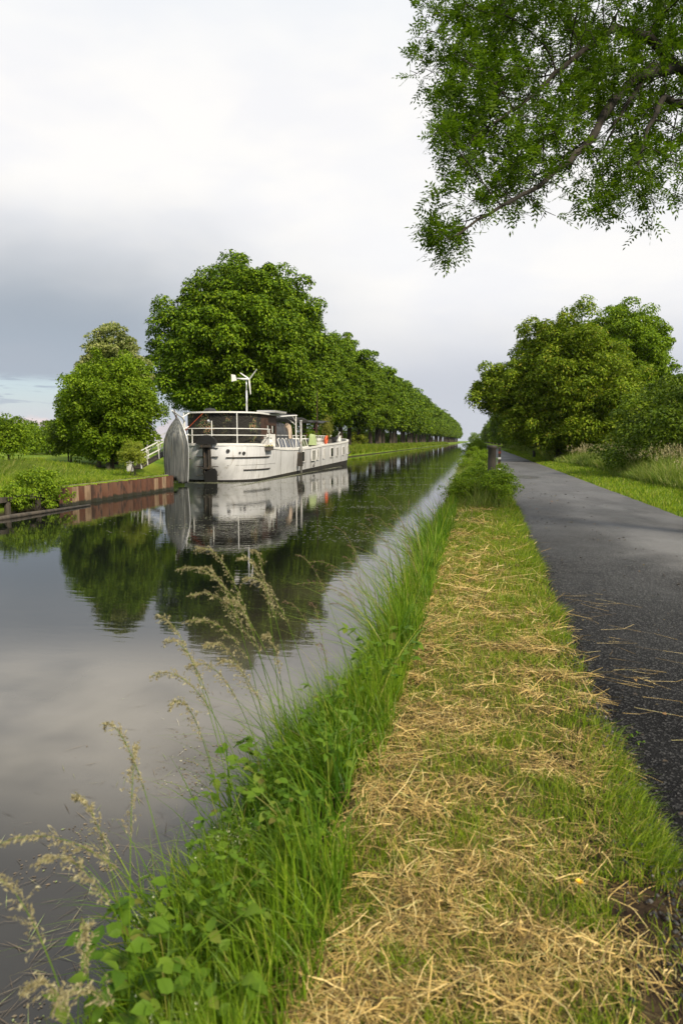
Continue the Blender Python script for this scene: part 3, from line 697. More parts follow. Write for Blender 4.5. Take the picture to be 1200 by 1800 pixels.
# ================================================================== wooden post by the path
po = empty('wooden_post', (.36, 16.95, 0), rad(4), 'weathered wooden post rising from weeds on the verge left of the path', 'post')
mb = MB(); V = []; k = 12
for i, (z, r) in enumerate(((-.3, .105), (.5, .1), (1.0, .098), (1.3, .097), (1.325, .12), (1.37, .122), (1.385, .09))):
    for j in range(k):
        a = 2 * math.pi * j / k; V.append((r * math.cos(a) * (1 + .04 * math.sin(3 * a)), r * math.sin(a), z + (.01 * math.sin(2 * a) if z > 1.2 else 0)))
mb.add(V, [(i * k + j, i * k + (j + 1) % k, (i + 1) * k + (j + 1) % k, (i + 1) * k + j) for i in range(6) for j in range(k)] + [tuple(6 * k + j for j in range(k))])
mb.build('shaft', MATS['old_timber'], po, True)
mat('red_band', (.20, .05, .035), .8)
bd = MB(); bd.box((.19, .12, .5), (.06, .03, 1.7)); sb = bd.build('side_board', MATS['old_timber'], po)
for i, z in enumerate((1.22, 1.08, .95, .82)): MB().box((.19, .115, z), (.064, .034, .05)).build('painted_band', MATS['white_paint'] if i % 2 else MATS['red_band'], sb)
o = MB().tube([(4.9, 62, 0), (4.9, 62, .62)], .13, 10).tube([(4.9, 62, .62), (4.9, 62, .66)], .15, 10).build('bollard', MATS['black_rubber']); tag(o, 'short dark bollard in the grass on the right of the path far ahead', 'bollard')

# ================================================================== FOLIAGE
def leafmat(name, a, b, c, trans=.3, rough=.45, sc=1.0, acc=None):
    isl = [(0.0, a), (.45, b), (.85, c), (1.0, acc or c)]
    return mat(name, a, rough, 0, b, sc, .35, .65, island=isl, trans=trans, spec=.09)
leafmat('lime_leaf', (.028, .062, .003), (.095, .175, .006), (.27, .37, .014), .12, .5, .35)
leafmat('ash_leaf', (.040, .080, .007), (.072, .13, .009), (.14, .21, .013), .40, .5, .8)
leafmat('walnut_leaf', (.055, .095, .006), (.15, .225, .014), (.33, .41, .03), .24, .5, .4, (.36, .29, .04))
leafmat('dark_leaf', (.035, .065, .006), (.085, .14, .010), (.18, .24, .018), .2, .5, .4)
leafmat('bush_leaf', (.06, .11, .007), (.14, .23, .013), (.29, .39, .022), .24, .5, .6)
leafmat('yellow_leaf', (.12, .17, .018), (.22, .26, .03), (.34, .36, .05), .3, .45, 1.5)
leafmat('blossom_leaf', (.08, .13, .03), (.22, .25, .06), (.50, .50, .24), .2, .6, 1.2, (.66, .64, .42))
leafmat('bamboo_leaf', (.12, .17, .03), (.25, .26, .06), (.38, .33, .08), .3, .5, 1.0)
leafmat('bramble_leaf', (.055, .12, .012), (.10, .18, .016), (.18, .26, .03), .3, .5, 4, (.20, .12, .05))
mat('bark', (.075, .058, .042), .9, 0, (.035, .028, .022), 3, bump=.02, bscale=14, stretch=(1, 1, .3), col3=(.07, .08, .05), scale3=1.5)
mat('ash_bark', (.035, .029, .022), .95, 0, (.018, .015, .013), 3, bump=.01, bscale=24, stretch=(1, 1, .5))

def leaf_quads(P, N, size, asp=.55, fold=.15, jit=.5, r=rng, axis=None):
    """diamond leaves: P centres, N facing"""
    n = len(P)
    N = nrm(N + r.normal(0, jit, (n, 3)))
    T = axis if axis is not None else r.normal(0, 1, (n, 3))
    T = nrm(T - N * (T * N).sum(1, keepdims=True)); B = np.cross(N, T)
    s = size * r.uniform(.7, 1.3, (n, 1))
    V = np.stack([P - T * s * .5, P + B * s * asp * .5 + N * s * fold * .5, P + T * s * .5, P - B * s * asp * .5 + N * s * fold * .5], 1)
    return V
def quads_mesh(name, V, m):
    V = V.reshape(-1, 3); return np_mesh(name, V, np.arange(len(V)).reshape(-1, 4), m)

def clump_leaves(centres, radii, per, size, squash=.75, r=rng, droop=.3, **kw):
    """leaves crowd the outer, upper skin of each clump"""
    c = np.repeat(centres, per, 0); R = np.repeat(radii, per)[:, None]
    d = nrm(r.normal(0, 1, (len(c), 3))); fl_ = (d[:, 2] < -.05) & (r.uniform(0, 1, len(c)) < .62); d[:, 2] = np.where(fl_, -d[:, 2], d[:, 2])
    rad_ = R * (r.uniform(.25, 1, (len(c), 1)) ** .33) * (1 + .18 * np.sin(d[:, :1] * 9 + c[:, :1] * 3) * np.sin(d[:, 1:2] * 8 + c[:, 1:2] * 5))
    P = c + d * rad_ * np.array([1, 1, squash])
    N = nrm(d * .9 + np.array([0, 0, .6]))
    ax = d * 1.0 + np.array([0, 0, -droop * 2]) + r.normal(0, .4, d.shape)
    return leaf_quads(P, N, size, r=r, axis=ax, **kw)

def crown_points(n, c, R, r, lo=.55, zmin=-.9, power=1.0):
    d = nrm(r.normal(0, 1, (n * 3, 3))); d = d[d[:, 2] > zmin][:n]
    rr = r.uniform(lo, 1, (len(d), 1)) ** power
    lump = 1 + .10 * np.sin(d[:, :1] * 4 + 1.3) + .08 * np.sin(d[:, 1:2] * 6 + d[:, 2:3] * 5)
    return np.asarray(c) + d * rr * lump * np.asarray(R)

def thin(c, mind):
    keep = []
    for p in c:
        if not keep or np.min(np.linalg.norm(np.array(keep) - p, axis=1)) > mind: keep.append(p)
    return np.array(keep)
def make_tree(name, matl, crown, n_cl, cl_r, per, size, trunk_h, trunk_r, seed, bark='bark', limbs=9, lean=(0, 0), multi=1, asp=.6, lo=.5, low_skirt=None, jit=.5, squash=.75):
    """crown = list of (centre, radii, weight). Returns root with trunk, crown"""
    r = np.random.default_rng(seed); rr = random.Random(seed)
    cents = []
    wsum = sum(c[2] for c in crown)
    for c, R, w in crown: cents.append(crown_points(int(n_cl * 2.2 * w / wsum), c, R, r, lo))
    cents = np.concatenate(cents)
    dd_ = np.sort(np.linalg.norm(cents[:, None] - cents[None], axis=2), axis=1)[:, 3]; cents = cents[dd_ < cl_r * 2.1]; cents = thin(cents[r.permutation(len(cents))], cl_r * .95)[:int(n_cl * 1.15)]
    radii = r.uniform(cl_r * .65, cl_r * 1.35, len(cents))
    V = clump_leaves(cents, radii, per, size, squash=squash, r=r, asp=asp, jit=jit)
    fill = []
    for c, R, w in crown: fill.append(np.array(c) + nrm(r.normal(0, 1, (int(len(V) * .09 * w), 3))) * (r.uniform(0, 1, (int(len(V) * .09 * w), 1)) ** .4) * np.array(R) * .82)
    fill = np.concatenate(fill); V = np.concatenate([V, leaf_quads(fill, np.tile([0, 0, 1.], (len(fill), 1)), size * 1.25, asp=asp, jit=.8, r=r)])
    cm = quads_mesh(name + '_crown', V, MATS[matl])
    # trunk and limbs
    tb = MB(); c0 = Vector(crown[0][0])
    for q in range(multi):
        off = Vector((rr.uniform(-.35, .35), rr.uniform(-.35, .35), 0)) if multi > 1 else Vector((0, 0, 0))
        top = Vector((c0.x + lean[0] + off.x * 3, c0.y + lean[1] + off.y * 3, c0.z + crown[0][1][2] * .35))
        pts = [off + Vector((0, 0, -.3)), off + Vector((0, 0, .25))]
        for t in (.3, .6, .85, 1): pts.append((off + Vector((0, 0, trunk_h))).lerp(top, max(0, (t - .3) / .7)) + Vector((rr.uniform(-.1, .1), rr.uniform(-.1, .1), 0)) * trunk_h * .15 if t > .3 else off + Vector((rr.uniform(-.05, .05), 0, trunk_h * .8)))
        R_ = [trunk_r * 1.5, trunk_r * 1.05, trunk_r * .9, trunk_r * .62, trunk_r * .4, trunk_r * .2]
        R_ = [x / (multi ** .5) for x in R_]
        tb.tube(pts, R_, 9)
        for _ in range(limbs):
            t_ = rr.uniform(.35, 1.0); k_ = 2 + t_ * 3; i_ = min(int(k_), 4); a = pts[i_].lerp(pts[i_ + 1], k_ - i_)
            tgt = Vector(cents[rr.randrange(len(cents))]); 
            mid = a.lerp(tgt, .5) + Vector((0, 0, .12 * (tgt - a).length))
            r0 = R_[i_] * .55; tb.tube([a, a.lerp(mid, .5) + Vector((rr.uniform(-.1, .1), rr.uniform(-.1, .1), .05)), mid, tgt], [r0, r0 * .75, r0 * .5, r0 * .15], 6, cap=False)
    root = empty(name, (0, 0, 0))
    tr = tb.build('trunk', MATS[bark], root, True)
    cr_ = link('crown', cm, root)
    return root
def put(proto, loc, rz=0, s=1.0, label=None, cat='tree', group=None, first=False, sz=None):
    o = proto if first else copy_tree(proto)
    o.location = loc; o.rotation_euler = (0, 0, rz); o.scale = (s, s, (sz or s))
    tag(o, label, cat, group); return o

# ---- left row of limes
def lime(seed, n, per, size, cl=1.05, R=(4.9, 4.9, 6.4), zc0=10.0):
    return make_tree('lime_tree', 'lime_leaf', [((0, 0, zc0), R, 1.0), ((0, 0, zc0 - 2.4), (R[0] * 1.08, R[1] * 1.08, 4.2), .55)], n, cl, per, size, 4.5, .38, seed, limbs=14, lo=.62, squash=.8, jit=.42)
near = lime(1, 430, 400, .24, .95, (7.0, 6.6, 6.4), 9.2)
put(near, (-19.8, 54.3, .3), .4, .96, 'tallest broad lime tree behind the barge stern, first of the left row', 'tree', 'lime trees lining the left bank', True, sz=.94)
midA = lime(2, 250, 340, .27, .95); midB = lime(3, 250, 340, .27, 1.0)
farA = lime(4, 130, 130, .50, 1.35); farB = lime(5, 130, 130, .5, 1.4)
ords = 'second third fourth fifth sixth seventh eighth ninth tenth eleventh twelfth thirteenth fourteenth fifteenth sixteenth seventeenth eighteenth nineteenth twentieth'.split()
ords += ['twenty-' + q for q in 'first second third fourth fifth sixth seventh eighth ninth'.split()] + ['thirtieth']
yy_ = 61.5; used = set(); i = 0; R_ = random.Random(5)
while yy_ < 720:
    pr = (midA, midB)[i % 2] if yy_ < 130 else (farA, farB)[i % 2]
    first = pr.name not in used; used.add(pr.name)
    sc_h = float(np.interp(yy_, [60, 68, 77, 84, 92, 102, 110, 135, 200, 720], [1.04, .97, .84, .78, .92, .99, .88, .98, .99, 1.03])) * R_.uniform(.93, 1.06)
    lab = ('%s lime tree from the near end of the left row, behind the barge' if yy_ < 100 else '%s lime tree from the near end of the left row beyond the barge bow') % ords[i] if i < len(ords) else 'distant lime tree in the receding row along the left bank'
    put(pr, (-20.0 + R_.uniform(-.5, .5), yy_, .35), R_.uniform(0, 6.28), sc_h, lab, 'tree', 'lime trees lining the left bank', first)
    yy_ += 8.0 * R_.uniform(.9, 1.1) if yy_ < 200 else 10.0; i += 1

# ---- hedge-like backdrop shrubs
def make_bush(name, matl, R, n, cl, per, size, seed, stems=7, asp=.6, jit=.5, zc0=None):
    r = np.random.default_rng(seed); rr = random.Random(seed)
    c = np.array([0, 0, zc0 if zc0 is not None else R[2] * .55])
    cents = crown_points(n, c, R, r, .35, -.6); cents[:, 2] = np.maximum(cents[:, 2], cl * .35)
    V = clump_leaves(cents, r.uniform(cl * .6, cl * 1.4, len(cents)), per, size, r=r, asp=asp, jit=jit)
    root = empty(name)
    sb = MB()
    for _ in range(stems):
        t = Vector(cents[rr.randrange(len(cents))]); a = Vector((rr.uniform(-.15, .15), rr.uniform(-.15, .15), -.1))
        sb.tube([a, a.lerp(t, .5) + Vector((0, 0, .15 * t.length)), t], [.035 * R[2] / 2, .02 * R[2] / 2, .006], 5, cap=False)
    sb.build('stems', MATS['bark'], root, True); link('foliage', quads_mesh(name + '_foliage', V, MATS[matl]), root)
    return root
bushL = make_bush('shrub', 'bush_leaf', (2.6, 2.6, 2.6), 60, .7, 90, .22, 21)
put(bushL, (-24.5, 70, .4), 0, 1.0, 'first rounded shrub between lime trunks beyond the barge bow', 'shrub', 'shrubs behind the lime trunks', True)
for i in range(34):
    y = 78 + i * 9.5 + R_.uniform(-2, 2); x = -25.5 + R_.uniform(-2.5, 1.5)
    put(bushL, (x, y, .4), R_.uniform(0, 6), R_.uniform(.8, 1.35), 'leafy shrub in the dim undergrowth behind the left row of lime trunks', 'shrub', 'shrubs behind the lime trunks')
yl = make_bush('shrub', 'yellow_leaf', (1.8, 1.8, 1.7), 40, .5, 90, .18, 22)
put(yl, (-20.5, 118, .4), 0, 1.2, 'bright yellow-green shrub between trunks on the left bank', 'shrub', None, True)

# ---- left garden
fr_ = make_tree('multi_stem_tree', 'bush_leaf', [((-.1, 0, 3.0), (2.1, 2.0, 1.9), 1.0), ((1.0, 0, 2.5), (1.5, 1.4, 1.8), .6), ((-1.3, .2, 2.1), (1.25, 1.3, 1.3), .4), ((.1, .2, 1.1), (2.0, 1.5, 1.0), .5)], 330, .26, 210, .10, .6, .16, 31, multi=7, limbs=8, lo=.4, jit=.75, squash=1.15)
put(fr_, (-17.7, 30.8, .1), 0, 1.18, 'dense green multi-stemmed tree on the lawn left of the dinghy', 'tree', None, True)
fl = make_tree('blossoming_tree', 'blossom_leaf', [((0, 0, 5.2), (1.5, 1.5, 1.7), 1.0), ((.9, 0, 4.6), (1.1, 1.1, 1.2), .4), ((-.9, 0, 4.7), (1.0, 1.0, 1.1), .35)], 150, .30, 190, .11, 2.6, .13, 32, limbs=12, lo=.45, jit=.7)
put(fl, (-18.7, 33.2, .2), 0, 1.05, 'taller tree with creamy blossom at its top rising behind the dense green tree', 'tree', None, True)
sp_ = make_tree('slender_tree', 'dark_leaf', [((0, 0, 1.9), (1.3, 1.3, 1.4), 1.0), ((.5, 0, 2.7), (.8, .8, .8), .4)], 60, .42, 140, .12, .8, .08, 33, limbs=8, multi=3)
put(sp_, (-20.4, 31.6, .15), 0, .85, 'small dark loose tree with arching branches left of the dense tree', 'tree', None, True)
yb = make_bush('round_bush', 'yellow_leaf', (.62, .62, .62), 46, .2, 150, .055, 34, 9, zc0=.72)
put(yb, (-13.95, 26.1, .05), 0, 1.05, 'small round yellow-green bush at the foot of the dense tree by the wall', 'bush', None, True)
oc = make_tree('orchard_tree', 'bush_leaf', [((0, 0, 1.5), (1.0, 1.0, .9), 1.0)], 42, .36, 150, .11, .5, .06, 35, limbs=8)
put(oc, (-21.6, 28.6, .1), 0, 1.0, 'small orchard tree on the lawn at the left edge of the view', 'tree', None, True)
bgk = [(-31, 46, .95, 'pale green'), (-34.5, 50, .85, 'mid green'), (-29.2, 49, .75, 'low'), (-38, 52, .95, 'dense'), (-26.5, 47, .8, 'dark'), (-42, 55, .95, 'broad'), (-47, 58, 1.1, 'tall')]
bgb = make_bush('shrub', 'bush_leaf', (2.3, 2.3, 1.6), 60, .5, 110, .16, 36)
bgd = make_bush('shrub', 'dark_leaf', (2.3, 2.3, 1.5), 60, .5, 110, .16, 37)
place_lab = ['right of the small orchard tree', 'behind the small orchard tree', 'nearest the slender tree', 'at the far left edge', 'just left of the dense tree', 'beyond the far left edge shrub', 'beyond the lawn, out at the left']
for i, (x, y, s, kd) in enumerate(bgk):
    pr = bgd if kd in ('dark', 'low') else bgb
    f1 = (i == 0) or (kd == 'low')
    put(pr, (x, y, .4), i * 1.3, s, '%s garden shrub across the lawn, %s' % (kd, place_lab[i]), 'shrub', 'garden shrubs across the lawn', f1)
for i in range(9):
    put(bgd, (-56 - i * 9, 80 + i * 6, .5), i * 2.1, 1.5 + .3 * (i % 3), 'distant dark hedge shrub at the far side of the left lawn', 'shrub', 'distant shrubs beyond the lawn')
iv = make_bush('overhanging_bush', 'bush_leaf', (.75, 1.7, .75), 60, .26, 120, .075, 38, 10, zc0=.45)
put(iv, (-13.35, 18.9, WZ + .05), 0, 1.0, 'leafy bush hanging over the water where timber edging meets steel wall', 'bush', None, True)
# ---- potted bamboo and flowers on deck
def bamboo(local, h, s, label, seed):
    r = np.random.default_rng(seed); root = place('potted_bamboo', local, label, 'potted plant')
    MB().box((0, 0, .22), (.55, .7, .45)).build('planter', MATS['dark_wood'], root)
    st2 = MB(); P = []
    for _ in range(16):
        a = r.uniform(0, 6.28); d_ = r.uniform(.1, .55) * s; hh = h * r.uniform(.65, 1)
        b0 = Vector((r.uniform(-.15, .15), r.uniform(-.2, .2), .4)); tp = Vector((math.cos(a) * d_, math.sin(a) * d_, hh))
        st2.tube([b0, b0.lerp(tp, .55) + Vector((0, 0, .15)), tp], [.014, .01, .004], 4, cap=False)
        for t in r.uniform(.3, 1.05, 60): P.append(list(b0.lerp(tp, t) + Vector((r.normal(0, .13), r.normal(0, .13), r.normal(0, .1)))))
    st2.build('canes', MATS['brown_wood'], root); P = np.array(P)
    link('leaves', quads_mesh('bamboo', leaf_quads(P, r.normal(0, 1, P.shape) + [0, 0, .5], .2, asp=.22, r=r, axis=r.normal(0, .6, P.shape) + [0, 0, -.6]), MATS['bamboo_leaf']), root)
bamboo((2.0, 20.2, 1.8), 1.9, .9, 'bushy yellow-green potted bamboo near the lifebuoy', 51)
bamboo((1.7, 21.9, 1.85), 2.4, .8, 'taller ochre potted bamboo just forward of the bushy one', 52)
def potplant(local, matl, s, label, flower=None, seed=1):
    root = place('potted_plant', local, label, 'potted plant')
    MB().lathe((0, 0, 0), [(.16, 0), (.22, .34), (.24, .36), (.2, .36)], 12).build('pot', MATS['pot_clay'], root)
    r = np.random.default_rng(seed); cs_ = r.normal(0, .2 * s, (14, 3)) + [0, 0, .42 + .35 * s]
    link('foliage', quads_mesh('plant', clump_leaves(cs_, np.full(14, .14 * s), 50, .07, r=r), MATS[matl]), root)
    if flower: link('blossoms', quads_mesh('blossom', leaf_quads(r.normal(0, .26 * s, (30, 3)) + [0, 0, .5 + .4 * s], np.tile([0., 0, 1], (30, 1)), .06, asp=.9, r=r), MATS[flower]), root)
potplant((1.3, 15.6, 1.75), 'bush_leaf', 1.5, 'tall leafy potted plant with pink blooms under the canopy', 'pink_flower', 3)
potplant((1.2, 17.2, 1.75), 'bush_leaf', 1.1, 'low green potted plant behind the gridded railing', None, 4)
potplant((1.4, 18.4, 1.75), 'yellow_leaf', .9, 'small potted plant with pink flowers by the railing end', 'pink_flower', 6)
bx = place('window_box', (2.45, 2.95, 1.62), 'dark flower box with yellow flowers hung on the barge rail by the wheelhouse', 'flower box')
MB().box((0, 0, .1), (.3, .95, .2)).box((0, 0, .21), (.34, .99, .03)).build('trough', MATS['dark_wood'], bx)
r = np.random.default_rng(8); link('flowers', quads_mesh('blossom', leaf_quads(r.normal(0, 1, (60, 3)) * [.08, .3, .03] + [0, 0, .27], np.tile([0., 0, 1], (60, 1)), .05, asp=.8, r=r), MATS['yellow_flower']), bx)
link('foliage', quads_mesh('plant', leaf_quads(r.normal(0, 1, (120, 3)) * [.09, .3, .03] + [0, 0, .25], np.tile([0., 0, 1], (120, 1)), .06, asp=.5, r=r), MATS['bush_leaf']), bx)

# ---- right side trees
wn = make_tree('walnut_tree', 'walnut_leaf', [((0, 0, 6.5), (5.0, 5.0, 4.9), 1.0), ((1.8, -.6, 4.2), (4.9, 4.6, 4.0), .9), ((-4.6, 0, 5.2), (2.7, 2.4, 2.0), .25), ((-1.8, -1, 3.0), (2.9, 3.0, 2.6), .28), ((2.2, -1.6, 1.9), (4.4, 3.2, 2.0), .4)], 560, .66, 300, .21, 2.2, .32, 41, limbs=22, lo=.35, asp=.5, squash=.95)
put(wn, (5.9, 52.0, .2), 0, .93, 'big spreading yellow-tinged tree leaning over the path on the right', 'tree', None, True)
bk = make_tree('robinia_tree', 'bush_leaf', [((0, 0, 9.4), (4.6, 4.6, 4.3), 1.0), ((1.2, 0, 5.8), (4.6, 4.6, 4.0), .6)], 300, .75, 300, .21, 4.0, .3, 42, limbs=14, lo=.55)
put(bk, (12.3, 64, .25), 0, .93, 'taller bright green tree standing behind the yellow-tinged tree', 'tree', None, True)
b2 = copy_tree(bk); put(b2, (17.4, 68, .25), 2.0, .52, 'lower green tree to the right behind the taller bright one', 'tree', None, True)
hd = make_bush('hedge_shrub', 'dark_leaf', (3.0, 3.4, 2.3), 130, .5, 200, .11, 43, 12)
put(hd, (8.35, 30.6, .2), 0, 1.15, 'large dark green shrub filling the right edge of the view', 'shrub', 'shrubs right of the path', True)
hd2 = make_bush('hedge_shrub', 'walnut_leaf', (2.6, 3.0, 2.1), 100, .5, 180, .13, 44, 12)
put(hd2, (9.6, 38, .2), 0, 1.25, 'yellowish shrub between the dark shrub and the spreading tree', 'shrub', 'shrubs right of the path', True)
for x, y, s, lb in ((13.5, 34, 1.25, 'tall dark shrub behind the one at the right edge'), (14, 44, 1.3, 'dark shrub behind the yellowish shrub'), (11.5, 24, .8, 'smaller dark shrub beyond the right edge of the view')):
    put(hd, (x, y, .2), x, s, lb, 'shrub', 'shrubs right of the path')
rowA = make_tree('wild_tree', 'dark_leaf', [((0, 0, 6.4), (3.6, 3.8, 4.0), 1.0), ((0, 0, 3.4), (3.3, 3.6, 2.8), .5)], 170, .75, 150, .26, 2.6, .22, 45, limbs=10)
rowB = make_tree('wild_tree', 'bush_leaf', [((0, 0, 6.2), (3.4, 3.6, 4.2), 1.0), ((.5, 0, 3.0), (3.0, 3.4, 2.6), .4)], 150, .75, 150, .26, 3.0, .22, 46, limbs=10)
i = 0; y = 60.0; labs = ['first dark tree behind the spreading tree, close to the path', 'second dark tree behind the spreading tree on the right of the path', 'third wild tree along the right of the path after the spreading tree', 'fourth wild tree along the right of the path after the spreading tree']
while y < 720:
    pr = (rowA, rowB)[i % 2]
    put(pr, (7.4 + R_.uniform(-.5, .8), y, .2), R_.uniform(0, 6), R_.uniform(.85, 1.12), labs[i] if i < 4 else '%s wild tree counting away from the spreading tree right of the path' % ords[i - 1] if i < 24 else 'distant wild tree in the receding row right of the path', 'tree', 'wild trees right of the path', i < 2)
    i += 1; y += 6.5 if y < 200 else 9.5
o = put(bushL, (-2, 760, .2), 0, 3.0, 'far clump of trees closing the view where canal and path meet', 'tree', None)
# ================================================================== ASH TREE overhead (space colonisation)
def ash_tree():
    r = np.random.default_rng(77)
    EL = [((-.25, 8.1, 5.75), (.62, 1.2, .62), 75), ((.6, 8.3, 6.0), (.9, 1.4, .8), 75), ((1.6, 8.9, 6.2), (1.1, 1.5, .8), 70),
          ((-.12, 7.7, 4.95), (.46, 1.1, .5), 90), ((.3, 7.6, 4.65), (.7, 1.1, .6), 80), ((1.0, 8.2, 5.1), (.8, 1.1, .7), 65), ((1.85, 8.5, 5.1), (.8, 1.2, .7), 55),
          ((-.22, 7.0, 4.15), (.36, .8, .45), 110), ((.25, 7.1, 4.12), (.5, .9, .45), 90), ((-.28, 6.6, 3.52), (.32, .6, .34), 200), ((-.33, 6.5, 3.2), (.14, .4, .14), 220), ((.02, 6.65, 3.64), (.36, .5, .28), 170),
          ((.72, 7.5, 4.32), (.5, .7, .34), 95), ((1.5, 7.7, 4.2), (.5, .8, .38), 90), ((1.72, 7.5, 3.78), (.28, .4, .3), 75), ((.62, 6.85, 3.58), (.12, .2, .08), 350), ((.9, 7.0, 3.75), (.12, .25, .12), 200), ((1.25, 7.4, 3.9), (.25, .4, .2), 90),
          ((3.0, 9.5, 6.0), (1.6, 2.0, 1.6), 12), ((5.2, 10.5, 9.0), (3.6, 3.6, 3.4), 5), ((.5, 9.0, 7.5), (1.8, 1.9, 1.0), 22), ((2.8, 8.4, 4.6), (.9, 1.1, .9), 22)]
    A = []
    for c, R, dns in EL:
        vol = 4.19 * R[0] * R[1] * R[2]; n = max(int(vol * dns), 8)
        d = nrm(r.normal(0, 1, (n, 3))); A.append(np.array(c) + d * (r.uniform(0, 1, (n, 1)) ** .36) * np.array(R))
    A = np.concatenate(A)
    base = [(5.3, 10.4, -.2), (5.3, 10.4, 1.2), (5.25, 10.4, 2.8), (5.2, 10.4, 4.4)]
    limbs = [base,
        [base[-1], (5.1, 10.4, 6.0), (5.2, 10.6, 7.6), (5.3, 10.7, 9.4)],
        [base[2], (4.0, 9.9, 4.4), (2.9, 9.4, 5.4), (2.21, 9.1, 5.85), (1.6, 8.47, 5.5), (1.24, 7.99, 4.92), (1.03, 7.64, 4.5), (.84, 7.4, 4.25), (.55, 7.04, 3.93), (.28, 6.78, 3.72), (-.03, 6.55, 3.5), (-.22, 6.4, 3.32)],
        [(2.21, 9.1, 5.85), (1.83, 8.85, 6.1), (1.39, 8.45, 6.03), (.95, 8.14, 5.6), (.79, 8.0, 5.42), (.45, 7.6, 4.98), (.06, 7.25, 4.6)],
        [(2.21, 9.1, 5.85), (1.88, 8.9, 5.8), (1.55, 8.4, 5.2), (1.3, 8.05, 4.7)],
        [(2.9, 9.4, 5.4), (2.2, 8.6, 5.2), (1.8, 7.9, 5.0), (1.6, 7.6, 4.6), (1.5, 7.5, 4.2)],
        [(5.1, 10.4, 6.0), (3.8, 9.8, 6.9), (2.4, 9.3, 7.2), (1.2, 9.0, 7.0), (.2, 8.6, 6.5)]]
    pos = []; par = []; minr = []
    LR = [(.3, .26), (.2, .06), (.085, .010), (.06, .010), (.06, .012), (.06, .012), (.08, .012)]
    def node(p, k, mr=0.0): pos.append(np.array(p, float)); par.append(k); minr.append(mr); return len(pos) - 1
    key = {}
    for li, L in enumerate(limbs):
        prev = key.get(L[0])
        if prev is None: prev = node(L[0], -1); key[L[0]] = prev
        for si, (a, b) in enumerate(zip(L[:-1], L[1:])):
            a_ = np.array(a, float); b_ = np.array(b, float); n = max(int(np.linalg.norm(b_ - a_) / .13), 1)
            for t in range(1, n + 1):
                q = a_ + (b_ - a_) * t / n + (r.normal(0, .012, 3) if t < n else 0)
                fr = (si + t / n) / (len(L) - 1); prev = node(q, prev, LR[li][0] * (1 - fr) ** 1.2 + LR[li][1] * fr)
            key[b] = prev
    STEP, KILL, INF = .10, .13, 3.0
    best = np.full(len(A), 1e9); bi = np.zeros(len(A), int); alive = np.ones(len(A), bool)
    def upd(k0):
        Pn = np.array(pos[k0:])
        for s in range(0, len(Pn), 400):
            d = np.linalg.norm(A[:, None, :] - Pn[None, s:s + 400, :], axis=2); j = d.argmin(1); dm = d[np.arange(len(A)), j]
            u = dm < best; best[u] = dm[u]; bi[u] = j[u] + k0 + s
    upd(0)
    for it in range(60):
        alive &= best > KILL
        act = alive & (best < INF)
        if act.sum() < 5 or len(pos) > 26000: break
        ks = bi[act]; dirs = nrm(A[act] - np.array(pos)[ks]); acc = {}
        for k, d in zip(ks, dirs): acc.setdefault(k, []).append(d)
        k0 = len(pos)
        for k, ds in acc.items():
            d = nrm(np.sum(ds, 0) + r.normal(0, .25, 3) + np.array([0, 0, -.08 * len(ds)])); node(pos[k] + d * STEP, k)
        upd(k0)
    P = np.array(pos); par_ = np.array(par); n = len(P)
    kids = np.zeros(n, int); acc = np.zeros(n)
    for k in range(n):
        if par_[k] >= 0: kids[par_[k]] += 1
    for k in range(n - 1, -1, -1):
        if kids[k] == 0: acc[k] = .0024 ** 2.0
        if par_[k] >= 0: acc[par_[k]] += acc[k]
    rad_ = acc ** (1 / 2.0)
    for k in range(n):    # keep the drawn limbs as thick as limbs
        if k < key[limbs[0][-1]] + 1: rad_[k] = max(rad_[k], .26)
    rad_ = np.maximum(np.minimum(rad_, .05), np.array(minr)); rad_ = np.minimum(rad_, .32)
    # tube segments (numpy)
    k = np.nonzero(par_ >= 0)[0]; a = P[par_[k]]; b = P[k]; ra = np.minimum(rad_[par_[k]], rad_[k] * 1.35 + .002); rb = rad_[k]
    t = nrm(b - a); ref = np.tile([.13, .21, .97], (len(k), 1)); u = nrm(np.cross(t, ref)); w = np.cross(t, u)
    NS = 6; VV = []
    for e, rr_, off in ((a, ra, -.0), (b, rb, .008)):
        for j in range(NS):
            an = 2 * math.pi * j / NS; VV.append(e + t * off + (u * math.cos(an) + w * math.sin(an)) * rr_[:, None])
    VV = np.stack(VV, 1).reshape(-1, 3); bse = np.arange(len(k))[:, None] * 2 * NS
    Fq = np.concatenate([bse + np.array([[j, (j + 1) % NS, NS + (j + 1) % NS, NS + j]]) for j in range(NS)], 0)
    root = empty('ash_tree', (5.3, 10.4, 0), 0, 'tree on the right whose long leafy boughs hang into the top right corner overhead', 'tree')
    br = link('trunk', np_mesh('ash_trunk', VV - [5.3, 10.4, 0], Fq, MATS['ash_bark'], smooth=True), root)
    # compound leaves
    tip = np.nonzero((rad_ < .0062) & (par_ >= 0))[0]
    tip = np.concatenate([tip, np.nonzero((kids == 0) & (par_ >= 0))[0]])
    q_ = P[tip]; gap = vnoise(q_[:, 0] + q_[:, 1] * .4, q_[:, 2] + q_[:, 1] * .3, .38, 91) * .6 + vnoise(q_[:, 0] - q_[:, 1] * .3, q_[:, 2], .16, 92) * .4
    tip = tip[r.uniform(0, 1, len(tip)) < np.clip((gap - .33) * 6, .06, 1)]
    base = P[tip]; dr = nrm(P[tip] - P[par_[tip]])
    rep = 5; base = np.repeat(base, rep, 0); dr = np.repeat(dr, rep, 0); m_ = len(base)
    dr = nrm(dr * .7 + r.normal(0, .75, (m_, 3)) + [0, 0, .12]); Ln = r.uniform(.10, .19, (m_, 1))
    side = nrm(np.cross(dr, np.array([0, 0, 1.]) + r.normal(0, .35, (m_, 3)))); up = np.cross(side, dr)
    Q = []
